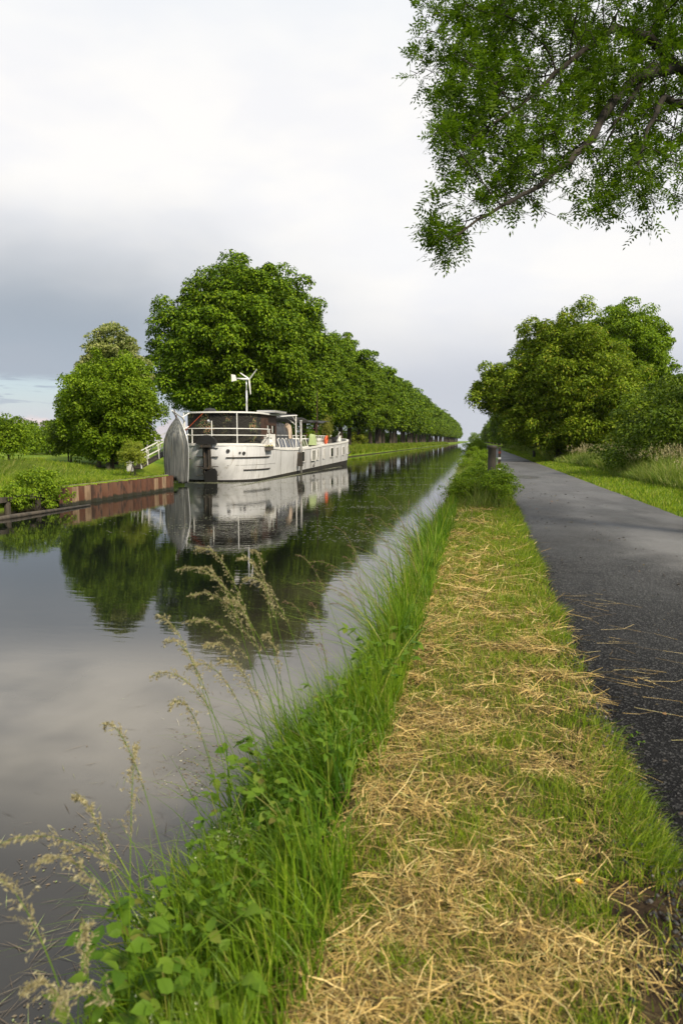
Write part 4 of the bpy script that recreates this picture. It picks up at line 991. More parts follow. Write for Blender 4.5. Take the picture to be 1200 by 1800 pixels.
    for j in range(9):
        s = 0 if j == 8 else (1 if j % 2 else -1); tt = .25 + .75 * (j // 2) / 4
        c = base + dr * Ln * tt + np.array([0, 0, -.05]) * (tt ** 2) * Ln * 3
        ax = nrm(dr * (.55 if s else 1) + side * s + r.normal(0, .08, (m_, 3)) + [0, 0, -.12]); bx = nrm(np.cross(up, ax)); l = r.uniform(.038, .060, (m_, 1)) * (1 if s else 1.1); wv = l * .37
        nn_ = up
        Q.append(np.stack([c, c + ax * l * .45 + bx * wv * .5 + nn_ * .003, c + ax * l, c + ax * l * .45 - bx * wv * .5 + nn_ * .003], 1))
    Q = np.concatenate(Q, 0) - np.array([5.3, 10.4, 0])
    link('crown', quads_mesh('ash_leaves', Q, MATS['ash_leaf']), root)
    print('ash nodes', n, 'leaflets', len(Q))
ash_tree()
# ================================================================== GRASS AND LOW GROWTH
def grassmat(name, isl, trans=.3, rough=.5): return mat(name, isl[0][1], rough, island=isl, trans=trans, spec=.3)
grassmat('grass_green', [(0, (.040, .09, .004)), (.4, (.12, .20, .008)), (.8, (.26, .34, .016)), (.93, (.28, .30, .04)), (1, (.40, .32, .11))], .35)
mat('grass_tall', (.045, .12, .008), .5, col2=(.20, .31, .02), scale=1.7, lo=.38, hi=.66, island=[(0, (.02, .06, .004)), (.45, (.08, .17, .006)), (.82, (.23, .34, .014)), (.93, (.34, .34, .06)), (1, (.42, .28, .11))], trans=.35, spec=.3)
grassmat('straw', [(0, (.05, .032, .014)), (.25, (.18, .12, .04)), (.48, (.42, .29, .095)), (.78, (.64, .46, .165)), (.93, (.78, .62, .29)), (1, (.30, .32, .10))], .15, .6)
grassmat('meadow', [(0, (.07, .13, .012)), (.4, (.13, .20, .022)), (.75, (.22, .28, .05)), (1, (.38, .34, .14))], .3)
grassmat('seed_head', [(0, (.22, .18, .09)), (.5, (.33, .29, .16)), (1, (.46, .43, .27))], .25, .6)
grassmat('seed_red', [(0, (.14, .07, .06)), (.5, (.22, .13, .10)), (1, (.30, .22, .15))], .2, .6)

def blades(B, h, w, az, lean, nseg=3, tw=None, curl=1.0):
    """curved tapering ribbons; B (N,3)"""
    n = len(B); h = h[:, None]; w = w[:, None]
    d = np.stack([np.cos(az), np.sin(az), az * 0], 1); tw = rng.uniform(0, 6.28, n) if tw is None else tw
    s = np.stack([np.cos(tw), np.sin(tw), tw * 0], 1); V = []
    lean = lean[:, None]
    for i in range(nseg + 1):
        t = i / nseg
        c = B + d * h * lean * (t * .35 + .65 * t ** 2 * curl) + np.array([0, 0, 1.]) * h * (t - np.minimum(lean * .42, .75) * t ** 2)
        wt = w * (1 - t ** 1.6) * .5 + .0002
        V += [c - s * wt, c + s * wt]
    V = np.stack(V, 1).reshape(-1, 3); b_ = np.arange(n)[:, None] * 2 * (nseg + 1)
    F = np.concatenate([b_ + np.array([[2 * i, 2 * i + 1, 2 * i + 3, 2 * i + 2]]) for i in range(nseg)], 0)
    return V, F
def field(name, B, h, w, az, lean, matl, nseg=3, label=None, cat=None, **k):
    V, F = blades(B, h, w, az, lean, nseg, **k)
    o = link(name, np_mesh(name, V, F, MATS[matl])); tag(o, label, cat, kind='stuff'); return o
def logy(n, a, b): return a * (b / a) ** rng.uniform(0, 1, n)
def onground(x, y, dz=0): return np.stack([x, y, tz(x, y) + dz], 1)
U = rng.uniform
# -- straw patchiness of the mown verge
def strawness(x, y):
    return np.clip(.50 + .8 * (vnoise(x * .9, y * .8, .36, 21) - .5) + 1.7 * (vnoise(x * .55, y, .09, 22) - .5) - .45 * (x - .05) / np.maximum(path_left(y) - .1, .3) - .06 * np.clip(y - 5, 0, 3), 0, 1)
# green sward
n = 125000; y = logy(n, .75, 75); x = U(-.5, 1, n); x = -.47 + (path_left(y) + .44) * (x + .5) / 1.5
keep = U(0, 1, n) > strawness(x, y) * .78; keep &= ~((x > .45) & (x < .8) & (y < 2.3) & (U(0, 1, n) > .12)); x, y = x[keep], y[keep]; n = len(x); lod = np.maximum(1, y / 4.0)
tuft = vnoise(x, y, .2, 23)
field('mown_grass', onground(x, y), (.028 + .06 * tuft ** 2 + U(0, .03, n)) * np.minimum(lod, 1.5), U(.0018, .0036, n) * lod, U(0, 6.28, n), U(.1, .9, n), 'grass_green', label='short green mown grass on the verge between canal and path', cat='grass')
# a lusher fringe by the path edge
n = 17000; y = logy(n, 2.4, 45); x = path_left(y) - .02 - np.abs(rng.normal(0, .1, n)); kp = U(0, 1, n) < np.clip(vnoise(x * 0, y, .55, 25) * 2 - .45, .04, 1); x, y = x[kp], y[kp]; n = len(x); lod = np.maximum(1, y / 4.0)
field('edge_grass', onground(x, y), U(.05, .13, n) * np.minimum(lod, 1.3), U(.002, .004, n) * lod, U(-1.2, 1.2, n), U(.2, 1.2, n), 'grass_green', label='longer green grass tufts fringing the left edge of the path', cat='grass')
# straw litter
n = 140000; y = logy(n, .7, 60); x = -.5 + (path_left(y) + .50) * U(0, 1, n)
keep = U(0, 1, n) < (strawness(x, y) * .95 + .07) * np.where((x > .42) & (y < 2.5), .45, 1); x, y = x[keep], y[keep]; n = len(x); lod = np.maximum(1, y / 3.2)
az = U(0, 6.28, n); ln = (U(.025, .12, n) * (1 + 1.2 * (U(0, 1, n) > .93))) * np.minimum(lod, 2.2)
pile = .03 * strawness(x, y) + .035 * np.clip(vnoise(x, y, .14, 31) - .35, 0, 1) * strawness(x, y)
pitch = rng.normal(.05, .2, n); bend = rng.normal(0, .25, n)
B = onground(x, y); B[:, 2] += U(0, 1, n) ** .7 * pile * 1.2 + .004
s1 = np.stack([np.cos(az) * np.cos(pitch), np.sin(az) * np.cos(pitch), np.sin(pitch)], 1)
az2 = az + bend; p2 = pitch - np.abs(rng.normal(.15, .2, n)); s2 = np.stack([np.cos(az2) * np.cos(p2), np.sin(az2) * np.cos(p2), np.sin(p2)], 1)
wd = ((.0009 + .0030 * U(0, 1, n) ** 2) * lod)[:, None]
roll = U(-.7, .7, n)[:, None]; sd_ = np.stack([-np.sin(az), np.cos(az), az * 0], 1) * np.cos(roll) + np.array([0, 0, 1.]) * np.sin(roll)
c0 = B; c1 = B + s1 * ln[:, None] * .5; c2 = c1 + s2 * ln[:, None] * .5
floor_ = tz(c2[:, 0], c2[:, 1]) + .004; c2[:, 2] = np.maximum(c2[:, 2], floor_); c1[:, 2] = np.maximum(c1[:, 2], floor_)
V = np.stack([c0 - sd_ * wd * .5, c0 + sd_ * wd * .5, c1 - sd_ * wd * .5, c1 + sd_ * wd * .5, c2 - sd_ * wd * .3, c2 + sd_ * wd * .3], 1).reshape(-1, 3)
b_ = np.arange(n)[:, None] * 6; F = np.concatenate([b_ + np.array([[0, 1, 3, 2]]), b_ + np.array([[2, 3, 5, 4]])], 0)
o = link('cut_straw', np_mesh('cut_straw', V, F, MATS['straw'])); tag(o, 'dry tan cut grass strewn over the mown verge', 'cut grass', kind='stuff')
# -- tall bank grass
n = 84000; y = logy(n, .8, 90); u = U(0, 1, n); x = -.40 - (shore(y) - .52) * u ** .9
cl = vnoise(x, y, .5, 41); keep = U(0, 1, n) < np.clip(-.15 + 1.5 * cl * (.4 + vnoise(x, y, .17, 46)) - .3 * (x < -.45 - (shore(y) - .45) * .75) - .25 * (y < 2.6) * (x < -.95), .05, 1); x, y, cl = x[keep], y[keep], cl[keep]; n = len(x); lod = np.maximum(1, y / 3.5)
hh = (.75 + .6 * vnoise(x, y, .22, 45)) * np.interp(y, [0, 1.8, 3, 3.8, 4.5, 9, 30, 90], [.2, .27, .36, .40, .34, .34, .40, .5]) * U(.45, 1.15, n) * (.7 + .6 * cl)
hh *= np.where(x > -.5, .6, 1) * np.where((x < -.43 - (shore(y) - .45) * .7) & (y < 4), .6, 1)
dense = np.where(x < -.5, 1, .7)
az = np.where(U(0, 1, n) < .6, math.pi + rng.normal(0, .9, n), U(0, 6.28, n))
field('bank_grass', onground(x, y, -.01), hh, U(.0032, .0095, n) * lod ** .9, az, np.abs(rng.normal(.35, .35, n)) * np.where(y > 3.6, .6, 1), 'grass_tall', 4, label='tall lush green grass growing down the canal bank', cat='grass')
n = 6500; y = logy(n, 2.2, 12); x = -.5 - (shore(y) - .65) * U(0, 1, n); kp = U(0, 1, n) < np.clip(3.2 * vnoise(x, y, .38, 43) - 1.5, .03, 1); x, y = x[kp], y[kp]; n = len(x)
field('arching_grass', onground(x, y, -.01), np.interp(y, [2, 3.5, 5, 14], [.42, .68, .9, .85]) * U(.5, 1.15, n), U(.005, .011, n) * np.maximum(1, y / 5), np.where(U(0, 1, n) < .65, math.pi + rng.normal(0, .8, n), U(0, 6.28, n)), np.abs(rng.normal(.55, .35, n)), 'grass_tall', 6, label='long arching single blades standing above the bank grass', cat='grass', curl=1.25)
# thin flowering stems far along the bank
n = 420; y = logy(n, 6, 80); x = -.5 - .4 * U(0, 1, n); lod = np.maximum(1, y / 7); az = math.pi + rng.normal(0, .7, n)
hh = U(.6, .95, n); ln_ = U(.2, .8, n); B = onground(x, y)
field('flowering_grass', B, hh, U(.0018, .003, n) * lod, az, ln_, 'seed_red', 4, label='thin flowering grass stems along the farther canal bank', cat='grass', curl=1.0)
# -- right side verge
n = 60000; y = logy(n, 4, 110); x = 4.03 + 2.2 * U(0, 1, n) ** 1.1; lod = np.maximum(1, y / 6)
field('verge_grass', onground(x, y), U(.04, .11, n) * np.minimum(lod, 1.4), U(.003, .006, n) * lod, U(0, 6.28, n), U(.1, .9, n), 'grass_green', 3, label='short bright green grass right of the path', cat='grass')
n = 110000; y = logy(n, 9, 160); x = 5.7 + .5 * (vnoise(y, y * 0, 3, 51) - .5) * 2 + 5.2 * U(0, 1, n) ** 1.4; lod = np.maximum(1, y / 9)
cl = vnoise(x, y, 1.4, 52); hh = (.55 + .75 * cl) * U(.55, 1.1, n) * np.clip((x - 5.1) / 1.2, .45, 1)
field('meadow_grass', onground(x, y), hh, U(.005, .010, n) * lod, U(0, 6.28, n), U(.1, .8, n), 'meadow', 4, label='tall pale meadow grass in front of the trees on the right', cat='grass')
n = 9000; y = logy(n, 9, 90); x = 5.9 + 4.5 * U(0, 1, n); lod = np.maximum(1, y / 9); hz = (.55 + .75 * vnoise(x, y, 1.4, 52)) * U(.9, 1.12, n)
P = onground(x, y); P[:, 2] += hz; P = np.repeat(P, 5, 0); L_ = np.repeat(lod, 5); P += rng.normal(0, 1, P.shape) * [.012, .012, .04]
V = leaf_quads(P, rng.normal(0, 1, P.shape), .03 * L_[:, None] ** .7, asp=.3, axis=rng.normal(0, .4, P.shape) + [0, 0, 1])
o = link('meadow_seed_heads', quads_mesh('meadow_seed_heads', V, MATS['seed_head'])); tag(o, 'pale seed heads over the meadow grass on the right', 'seed heads', kind='stuff')
# -- left bank lawn, far bank grass
n = 60000; y = U(13, 30, n); x = -13.45 - 12 * U(0, 1, n) ** 1.5; keep = ~((y > 28) & (x > -16.9)); x, y = x[keep], y[keep]; n = len(x)
field('lawn_grass', onground(x, y), U(.05, .12, n) * (1 + 1.6 * (vnoise(x, y, 1.3, 61) > .62)), U(.012, .022, n), U(0, 6.28, n), U(.1, .8, n), 'grass_green', 2, label='bright lawn grass on the left bank', cat='grass')
n = 14000; x = -21.3 + 2.2 * rng.normal(0, 1, n); y = 24.5 + 1.4 * rng.normal(0, 1, n)
field('rough_grass', onground(x, y), U(.25, .5, n), U(.012, .02, n), U(-.5, .7, n), U(.3, 1.2, n), 'meadow', 3, label='longer leaning rough grass on the left lawn', cat='grass')
n = 3000; a = U(0, 6.28, n); q = U(0, .35, n); x = -14.4 + q * np.cos(a); y = 20.3 + q * np.sin(a)
o = field('fern_tuft', onground(x, y), U(.4, .75, n), U(.012, .022, n), a, U(.4, 1.3, n), 'grass_green', 4, label='spiky arching green tuft on the lawn above the overhanging bush', cat='plant')
n = 90000; y = logy(n, 60, 420); x = -16.85 - 3.6 * U(0, 1, n); lod = np.maximum(1, y / 60)
field('far_bank_grass', onground(x, y), U(.25, .75, n) * (.6 + .7 * vnoise(x, y, 2.2, 62)), U(.03, .055, n) * lod, U(0, 6.28, n), U(.1, .8, n), 'grass_green', 2, label='long bright grass on the far bank in front of the lime trunks', cat='grass')

# -- individual flowering stalks leaning out over the water
def stalk(bx, by, tx, ty, tz_, kind, k):
    r = np.random.default_rng(900 + k); B = np.array([bx + r.normal(0, .09), by + r.normal(0, .12), 0]); B[2] = float(tz(B[0], B[1])) - .02
    T = np.array([tx, ty, tz_]); C_ = B * .45 + T * .55; C_[2] = max(T[2], B[2]) + (.07 if kind == 0 else .05) + r.uniform(-.04, .05)
    ts = np.linspace(0, 1, 15)[:, None]; pts = (B * (1 - ts) ** 2 + 2 * C_ * ts * (1 - ts) + T * ts ** 2)
    root = empty('flowering_grass_stalk', tuple(B)); mb = MB(); mb.tube([p - B for p in pts], list(np.linspace(.0019, .0007, 15)), 5, cap=False)
    # one or two long leaves on the stem
    st_o = mb.build('stem', MATS['grass_tall'] if kind == 0 else MATS['meadow'], root)
    P = []; AX = []; br = MB(); nb = 20 if kind == 0 else 12
    for q in range(nb):
        t = .50 + .50 * q / nb; t = min(t, .995); p = B * (1 - t) ** 2 + 2 * C_ * t * (1 - t) + T * t ** 2; dT = nrm((T - C_) * t + (C_ - B) * (1 - t))
        for s in range(2):
            l = (.052 if kind == 0 else .04) * (1.2 - (t - .5) * 1.6) * r.uniform(.6, 1.2)
            d = nrm(dT * 1.2 + r.normal(0, .38, 3)); e = p + d * l + np.array([0, 0, -.25 * l]); br.tube([p - B, (p + d * l * .5) - B, e - B], .00045, 3, cap=False)
            for f_ in np.linspace(.35, 1, 4 if kind == 0 else 4): P.append(p + (e - p) * f_ + r.normal(0, .0025, 3)); AX.append(d * .6 + np.array([0, 0, -.5]) + r.normal(0, .25, 3))
    P = np.array(P) - B; sz = .0125 if kind == 0 else .0075
    sp_ = br.build('seed_head', MATS['seed_head'] if kind == 0 else MATS['seed_red'], root)
    V1 = leaf_quads(P, r.normal(0, 1, P.shape), sz, asp=.28, axis=np.array(AX), r=r); V2 = leaf_quads(P, r.normal(0, 1, P.shape), sz, asp=.28, axis=np.array(AX), r=r)
    V = np.concatenate([V1, V2]).reshape(-1, 3); me = sp_.data; v0 = np.zeros(len(me.vertices) * 3, np.float32); me.vertices.foreach_get('co', v0); v0 = v0.reshape(-1, 3)
    fb = [tuple(p.vertices) for p in me.polygons]; Fall = np.array(fb + [tuple(q) for q in (np.arange(len(V)).reshape(-1, 4) + len(v0))], dtype=np.int32)
    sp_.data = np_mesh('seed_head', np.concatenate([v0, V]), Fall, MATS['seed_head'] if kind == 0 else MATS['seed_red'])
    return root
SK = [(-0.72, 2.86, -1.13, 2.63, 1.05, 0), (-0.72, 2.86, -1.08, 2.54, 0.99, 0), (-0.72, 2.86, -1.14, 2.58, 0.87, 0), (-0.72, 2.86, -1.14, 2.53, 0.77, 0), (-0.72, 2.86, -1.03, 2.45, 0.7, 0), (-0.72, 2.86, -0.93, 2.77, 1.03, 0), (-0.72, 2.86, -0.97, 2.76, 0.91, 0), (-0.72, 2.86, -1.01, 2.65, 0.83, 0), (-0.72, 2.86, -1.26, 2.71, 0.95, 0), (-0.72, 2.86, -0.86, 2.68, 0.68, 0), (-0.72, 2.86, -0.97, 2.46, 0.64, 0), (-0.72, 2.86, -0.94, 2.62, 1.02, 0), (-0.51, 4.28, -1.0, 3.68, 0.69, 1), (-0.51, 4.28, -1.12, 4.16, 0.78, 1), (-0.51, 4.28, -0.95, 4.5, 0.92, 1), (-0.51, 4.28, -0.81, 4.33, 0.82, 1), (-0.51, 4.28, -0.91, 3.9, 0.61, 1), (-0.51, 4.28, -0.95, 3.79, 0.8, 1), (-0.42, 5.83, -0.88, 5.43, 0.9, 1), (-0.42, 5.83, -0.88, 6.14, 1.0, 1), (-0.42, 5.83, -0.92, 5.22, 0.79, 1), (-0.42, 5.83, -0.72, 5.97, 0.85, 1), (-0.42, 5.83, -0.59, 5.49, 0.81, 1), (-0.42, 5.83, -0.67, 7.0, 0.89, 1), (-0.42, 5.83, -0.74, 4.95, 0.73, 1), (-0.42, 5.83, -0.54, 6.52, 0.8, 1), (-0.77, 1.63, -1.1, 1.36, 0.54, 0), (-0.77, 1.63, -0.98, 1.34, 0.52, 0), (-0.77, 1.63, -1.04, 1.58, 0.54, 0), (-0.77, 1.63, -1.15, 1.91, 0.6, 0), (-0.77, 1.63, -1.05, 1.93, 0.53, 0), (-0.77, 1.38, -1.08, 1.27, 0.51, 0), (-0.77, 1.38, -0.95, 1.24, 0.29, 0), (-0.77, 1.38, -0.86, 1.21, 0.3, 0), (-0.77, 1.38, -0.88, 1.35, 0.34, 0), (-0.8, 2.39, -1.21, 2.41, 0.82, 0), (-0.8, 2.39, -1.13, 2.32, 0.75, 0), (-0.8, 2.39, -1.05, 2.34, 0.65, 0), (-0.8, 2.39, -1.14, 2.22, 0.65, 0), (-0.8, 2.39, -1.03, 2.14, 0.58, 0),]
grp_lab = {0: 'heavy drooping seed-headed grass stalk arching over the dark tree reflection', 1: 'slender grass stalk with a small drooping head leaning over the water midway along the bank',
           2: 'fine reddish grass stalk standing against the canal before the weedy post', 3: 'long arching grass stalk reaching out over the water at the bottom left', 4: 'pale fine seed-headed grass stalk over the grey water below the boat reflection'}
pos_a = ['highest, farthest left', 'second highest on the left', 'third down on the left', 'fourth down on the left', 'lowest but one', 'topmost on the right', 'just below the topmost right one', 'in the middle of the fan', 'reaching farthest left', 'shortest, at the right', 'lowest of the fan', 'between the left and right tips']
pos_c = ['its head farthest left of these', 'its head just right of the farthest left', 'curving above the debris', 'standing highest of these', 'nearest the bedstraw', 'running off the left edge of the picture', 'lowest, near the bottom edge', 'close above the bottom edge bramble', 'crossing the lower brambles']
pos_d = ['highest of five', 'second of five from the top', 'third of five from the top', 'fourth of five from the top', 'lowest of five']
STL = ['drooping seed-headed grass stalk over the dark tree reflection, ' + q for q in pos_a] + [grp_lab[1]] * 6 + [grp_lab[2]] * 8 + ['long arching grass stalk at the bottom left, ' + q for q in pos_c] + ['pale fine grass stalk over grey water, ' + q for q in pos_d]
for k in range(22):
    y = 3.6 + 6.5 * (k / 22) ** 1.2 + random.uniform(-.2, .2); bx = -.5 - random.uniform(.05, .35); dx = random.uniform(.12, .42)
    SK.append((bx, y, bx - dx, y - random.uniform(-.2, .4), random.uniform(.35, .78), 1)); STL.append('fine reddish grass stalk leaning over the bright water between near bank and weedy post')
for k, s in enumerate(SK):
    o = stalk(*s, k); gi = 0 if k < 12 else 1 if k < 18 else 2 if k < 26 else 3 if k < 35 else 4 if k < 40 else 2
    tag(o, STL[k], 'grass stalk', 'flowering stalks ' + ('over the tree reflection', 'midway along the bank', 'before the weedy post', 'at the bottom left', 'over the grey water')[gi])

# -- broad-leaved plants
def leaf_shape(L=.06, W=.045, n=7):
    pts = [(0, 0)]
    for i in range(1, n): t = i / n; w = W * .5 * math.sin(math.pi * t ** .8) * (1.0 if i % 2 else .86); pts.append((w, t * L))
    return pts, (0, L)
def broad_plant(name, seed, nl, R, H, L, W, cols, m_='bramble_leaf'):
    r = np.random.default_rng(seed); mb = MB(); sb = MB(); side, tip = leaf_shape(L, W)
    for _ in range(nl):
        a = r.uniform(0, 6.28); q = R * r.uniform(.1, 1); h = H * r.uniform(.3, 1); c = Vector((q * math.cos(a), q * math.sin(a), h))
        sb.tube([(0, 0, -.03), (c.x * .4, c.y * .4, h * .75), c], .0013, 4, cap=False)
        for tri in range(3):
            az = a + (tri - 1) * 1.1 + r.uniform(-.3, .3); up = r.uniform(-.6, .6)
            M = Matrix.Rotation(az - math.pi / 2, 3, 'Z') @ Matrix.Rotation(up, 3, 'X') @ Matrix.Rotation(r.uniform(-.7, .7), 3, 'Y'); s = r.uniform(.65, 1.15)
            V = []; mid = []
            for i, (w, t) in enumerate(side):
                dz = -.18 * t * t / L; V.append((w, t, dz + w * .28)); V.append((-w, t, dz + w * .28)); V.append((0, t, dz))
            V.append((0, L, -.18 * L)); V = [c + M @ (Vector(p) * s) for p in V]; Fs = []
            for i in range(len(side) - 1):
                a0, b0 = i * 3, (i + 1) * 3
                Fs += [(a0 + 2, a0, b0, b0 + 2), (a0 + 1, a0 + 2, b0 + 2, b0 + 1)] if i else [(a0, b0, b0 + 2), (a0, b0 + 2, b0 + 1)]
            z = (len(side) - 1) * 3; e = len(side) * 3; Fs += [(z + 2, z, e), (z + 1, z + 2, e)]
            mb.add(V, Fs)
    root = empty(name); sb.build('stems', MATS['grass_tall'], root); mb.build('leaves', MATS[m_], root, True); return root
bp1 = broad_plant('bramble', 61, 24, .24, .26, .052, .038, 0); bp2 = broad_plant('bramble', 62, 24, .16, .30, .042, .026, 0)
spots = [(-.97, 1.72, 1.05, 0, 'large leaved bramble trailing at the water edge bottom left'), (-.80, 1.60, 1.1, 0, 'bramble with big pleated leaves in the bottom left corner grass'), (-.95, 2.0, .95, 0, 'bramble hanging toward the floating debris'),
         (-.72, 1.85, .8, 1, 'small bramble between the bottom grasses'), (-.62, 2.2, .9, 1, 'bramble in the tall grass near the straw edge'), (-.95, 2.4, 1.0, 1, 'bramble beside the white bedstraw flowers'),
         (-.85, 2.7, 1.1, 1, 'bramble among the lush bank grass below the seed heads'), (-.6, 2.75, 1.0, 1, 'bramble at the straw edge beyond the bedstraw'), (-1.05, 3.1, 1.1, 0, 'bramble below the drooping seed heads near the water'),
         (-.7, 3.3, 1.1, 1, 'bramble at the base of the drooping seed heads'), (-.5, 3.6, 1.0, 1, 'dark leafy plant against the straw below the tall grass'), (-.55, 4.2, 1.2, 0, 'dark leafy plant farther up in the tall bank grass'),
         (-.82, 2.15, .7, 1, 'low bramble just above the debris line'), (-.7, 1.4, .9, 0, 'bramble at the very bottom edge of the view'), (.8, 3.55, .45, 1, 'small green weed growing at the crumbling path edge')]
fs = {0: True, 1: True}
for x, y, s, k, lb in spots:
    pr = (bp1, bp2)[k]; put(pr, (x, y, float(tz(x, y)) + (.14 if s > .5 else -.05)), x * 9 + y * 5, s, lb, 'plant', 'low leafy plants on the bank', fs[k]); fs[k] = False
# bedstraw
mat('white_blossom', (.50, .54, .34), .7)
def bedstraw(seed):
    r = np.random.default_rng(seed); root = empty('bedstraw'); sb = MB(); P = []
    for _ in range(16):
        a = r.uniform(0, 6.28); q = r.uniform(.03, .15); h = r.uniform(.12, .3); e = Vector((q * math.cos(a), q * math.sin(a), h)); sb.tube([(0, 0, 0), e * .5 + Vector((0, 0, .05)), e], .001, 3, cap=False)
        for _ in range(26): P.append(np.array(e) * r.uniform(.6, 1.05) + r.normal(0, .014, 3))
    sb.build('stems', MATS['grass_tall'], root); P = np.array(P); link('blossoms', quads_mesh('bedstraw', leaf_quads(P, r.normal(0, 1, P.shape) + [0, 0, 1], .0075, asp=.9, r=r), MATS['white_blossom']), root)
    return root
bd_ = bedstraw(5)
for i, (x, y, lb) in enumerate([(-1.02, 2.75, 'white bedstraw blossom farthest up the bank by the debris line'), (-1.0, 2.4, 'white bedstraw blossom beside the floating debris'), (-.78, 1.5, 'white bedstraw blossom low in the bottom grass'), (-1.05, 2.15, 'white bedstraw blossom nearest the water edge'), (-.68, 1.32, 'white bedstraw blossom at the bottom edge')]):
    put(bd_, (x, y, float(tz(x, y))), i * 1.7, 1.0, lb, 'plant', 'white bedstraw on the bank', i == 0)
# weeds round the post and along the verge beyond
wb = make_bush('weed_clump', 'bush_leaf', (.48, .75, .5), 80, .16, 120, .042, 71, 16, zc0=.42)
put(wb, (.50, 15.9, 0), 0, 1.0, 'rampant green weeds engulfing the base of the wooden post', 'weeds', 'weed clumps on the verge', True)
wl = ['weeds just beyond the wooden post', 'weeds second beyond the wooden post, nearer the water', 'weeds third beyond the wooden post']
for i, (x, y, s) in enumerate([(.05, 17.6, 1.0), (-.25, 16.2, .8), (.2, 21, .9), (-.2, 26, 1.0), (.3, 32, 1.1), (.0, 40, 1.2), (-.1, 52, 1.6), (.1, 66, 1.6), (0, 85, 1.8), (-.1, 110, 2.0)]):
    put(wb, (x, y, 0), i * 2.3, s, wl[i] if i < 3 else 'distant weeds growing between canal and path toward the vanishing point', 'weeds', 'weed clumps on the verge')
n = 26000; y = logy(n, 15, 120); x = U(-.75, .75, n); lod = np.maximum(1, y / 12)
field('verge_weeds', onground(x, y), U(.3, .9, n) * np.interp(y, [15, 17, 25], [.9, 1.1, 1]) * np.where((y < 18.5) & (x < -.1), .5, 1), U(.004, .008, n) * lod, U(0, 6.28, n), U(.1, .9, n), 'meadow', 3, label='rank unmown grass and weeds on the verge beyond the post', cat='grass')
# reed-like twigs leaning over the water beside the verge at the post
# dandelion
dn = empty('dandelion', (.35, 2.17, .0), 0, 'single yellow dandelion in the mown verge at the lower right', 'flower')
MB().tube([(0, 0, 0), (.005, .0, .05), (0, 0, .085)], .0016, 5).build('stem', MATS['grass_green'], dn)
mb = MB()
for q in range(22):
    a = q * 2.4; l = .014 * (1 - .4 * (q / 22)); c = Vector((0, 0, .085)); e = c + Vector((math.cos(a) * l, math.sin(a) * l, .004 + .008 * q / 22)); s = Vector((-math.sin(a), math.cos(a), 0)) * .002
    mb.add([c - s, c + s, e + s, e - s], [(0, 1, 2, 3)])
mb.build('petals', MATS['yellow_flower'], dn)
# -- floating debris and weed on the water
grassmat('flotsam', [(0, (.05, .04, .025)), (.4, (.16, .12, .08)), (.75, (.25, .20, .13)), (.92, (.20, .28, .08)), (1, (.5, .45, .38))], 0)
n = 2600; y = logy(n, 1.9, 6.5); x = -1.5 - np.abs(rng.normal(0, .42, n)) - .06 * (y - 2); keep = (vnoise(x, y * .6, .3, 81) > .58) ; x, y = x[keep], y[keep]
P = np.stack([x, y, x * 0 + WZ + .003], 1); up = np.tile([0, 0, 1.], (len(x), 1))
V1 = leaf_quads(P, up, U(.006, .022, (len(x), 1)), asp=.6, fold=0, jit=.03)
n = 500; y = logy(n, 2, 5.5); x = -1.5 - np.abs(rng.normal(0, .45, n)); P = np.stack([x, y, x * 0 + WZ + .005], 1)
V2 = leaf_quads(P, np.tile([0, 0, 1.], (n, 1)), U(.05, .16, (n, 1)), asp=.022, fold=0, jit=.03)
o = link('floating_debris', quads_mesh('floating_debris', np.concatenate([V1, V2]), MATS['flotsam'])); tag(o, 'brown bits of leaf and stem drifting on the water by the near bank', 'debris', kind='stuff')
grassmat('water_weed', [(0, (.06, .07, .03)), (.5, (.14, .15, .08)), (1, (.26, .26, .18))], 0)
P = []
for _ in range(85):
    y = 14 * (75 / 14) ** random.random(); x = random.uniform(-10.8, -2.2) if y > 24 else random.uniform(-7.5, -2.2); R = random.uniform(.25, 1.0) * (1 + y / 60)
    k = int(60 * R); P.append(np.stack([x + rng.normal(0, R * 1.5, k), y + rng.normal(0, R * .28, k), np.full(k, WZ + .004)], 1))
for _ in range(14):   # ribbon of weed along the barge waterline
    y = random.uniform(33.2, 60); k = 260; P.append(np.stack([-11.35 + np.abs(rng.normal(0, .18, k)), y + rng.normal(0, 1.4, k), np.full(k, WZ + .006)], 1))
k = 900; P.append(np.stack([rng.normal(-13.0, 1.0, k), 33.1 + rng.normal(0, .35, k), np.full(k, WZ + .006)], 1))
P = np.concatenate(P); V = leaf_quads(P, np.tile([0, 0, 1.], (len(P), 1)), (.045 + .0012 * P[:, 1:2]), asp=.7, fold=0, jit=.02)
o = link('floating_weed', quads_mesh('floating_weed', V, MATS['water_weed'])); tag(o, 'thin mats of pale weed floating on the canal between bank and barge', 'water weed', kind='stuff')
# -- crumbled asphalt along the path edge
n = 5200; y = logy(n, 1.5, 12); x = path_left(y) - .03 + rng.normal(0, .045, n) * (1 + .8 * (y < 2.6)); s = (.003 + .010 * U(0, 1, n) ** 3)[:, None]
P = np.stack([x, y, tz(x, y)], 1); P[:, 2] = np.maximum(P[:, 2], -.035) + .012 + .012 * U(0, 1, n)
OC = np.array([[1, 0, 0], [0, 1, 0], [-1, 0, 0], [0, -1, 0], [0, 0, .8], [0, 0, -.8]]); an = U(0, 6.28, n)
O_ = P[:, None] + (OC[None] * s[:, None]) * U(.6, 1.3, (n, 6, 1)); Fo = np.array([[0, 1, 4], [1, 2, 4], [2, 3, 4], [3, 0, 4], [1, 0, 5], [2, 1, 5], [3, 2, 5], [0, 3, 5]])
mat('gravel', (.02, .02, .021), .85, island=[(0, (.010, .010, .011)), (.7, (.03, .03, .031)), (.93, (.07, .068, .065)), (1, (.2, .19, .18))])
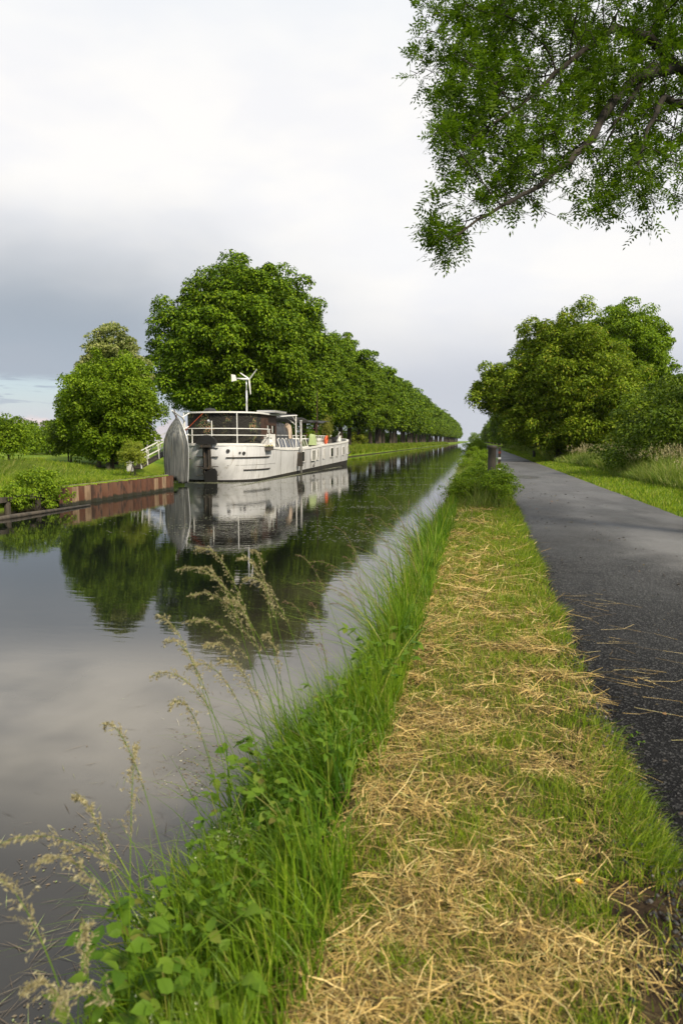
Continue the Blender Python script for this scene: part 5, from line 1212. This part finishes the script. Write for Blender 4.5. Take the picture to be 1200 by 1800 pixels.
o = link('edge_gravel', np_mesh('edge_gravel', O_.reshape(-1, 3), (np.arange(n)[:, None, None] * 6 + Fo[None]).reshape(-1, 3), MATS['gravel'])); tag(o, 'dark crumbled bits of asphalt along the left edge of the path', 'gravel', kind='stuff')
# -- litter on the path
n = 420; y = logy(n, 2.2, 34); x = path_left(y) + .05 + np.abs(rng.normal(0, 1.1, n)); keep = x < 3.95; x, y = x[keep], y[keep]
P = np.stack([x, y, x * 0 + .028], 1); V = leaf_quads(P, np.tile([0, 0, 1.], (len(x), 1)), U(.008, .03, (len(x), 1)) * (1 + y[:, None] / 14), asp=.6, fold=.3, jit=.2)
V2 = []
for _ in range(60):
    y = random.uniform(3.5, 7.0) if random.random() < .7 else random.uniform(1.6, 3.5); x = float(path_left(y)) + abs(random.gauss(0, .28)); a = random.gauss(-.15, .5)
    c = np.array([x, y, .024]); l = random.uniform(.05, .2); d = np.array([math.cos(a), math.sin(a), .0]); d2 = np.array([math.cos(a + random.gauss(0, .5)), math.sin(a + random.gauss(0, .5)), 0]); s = np.array([-d[1], d[0], 0]) * .0018
    V2.append([c - s, c + d * l - s, c + d * l + s, c + s]); c2 = c + d * l; V2.append([c2 - s, c2 + d2 * l - s, c2 + d2 * l + s, c2 + s])
mat('litter', (.05, .035, .025), .8, island=[(0, (.02, .016, .013)), (.6, (.05, .035, .02)), (.85, (.16, .13, .05)), (1, (.3, .12, .04))])
o = link('path_litter', quads_mesh('path_litter', V, MATS['litter'])); tag(o, 'dark leaf bits scattered on the asphalt', 'litter', kind='stuff')
o = link('stray_stems', quads_mesh('stray_stems', np.array(V2), MATS['straw'])); tag(o, 'stray dry stems fallen on the left edge of the asphalt', 'litter', kind='stuff')

# ================================================================== HAZE
m = bpy.data.materials.new('haze'); m.use_nodes = True; t = m.node_tree; t.nodes.clear(); G = NG(t)
pv = G.n('ShaderNodeVolumePrincipled'); pv.inputs['Color'].default_value = (.86, .92, 1.0, 1); pv.inputs['Density'].default_value = .00006; pv.inputs['Anisotropy'].default_value = .2
ou = G.n('ShaderNodeOutputMaterial'); G.l(pv.outputs[0], ou.inputs['Volume'])
o = MB().box((0, 1500, 14.5), (4400, 4400, 33.5)).build('haze', m); tag(o, 'thin pale haze over the canal', 'haze', kind='stuff')
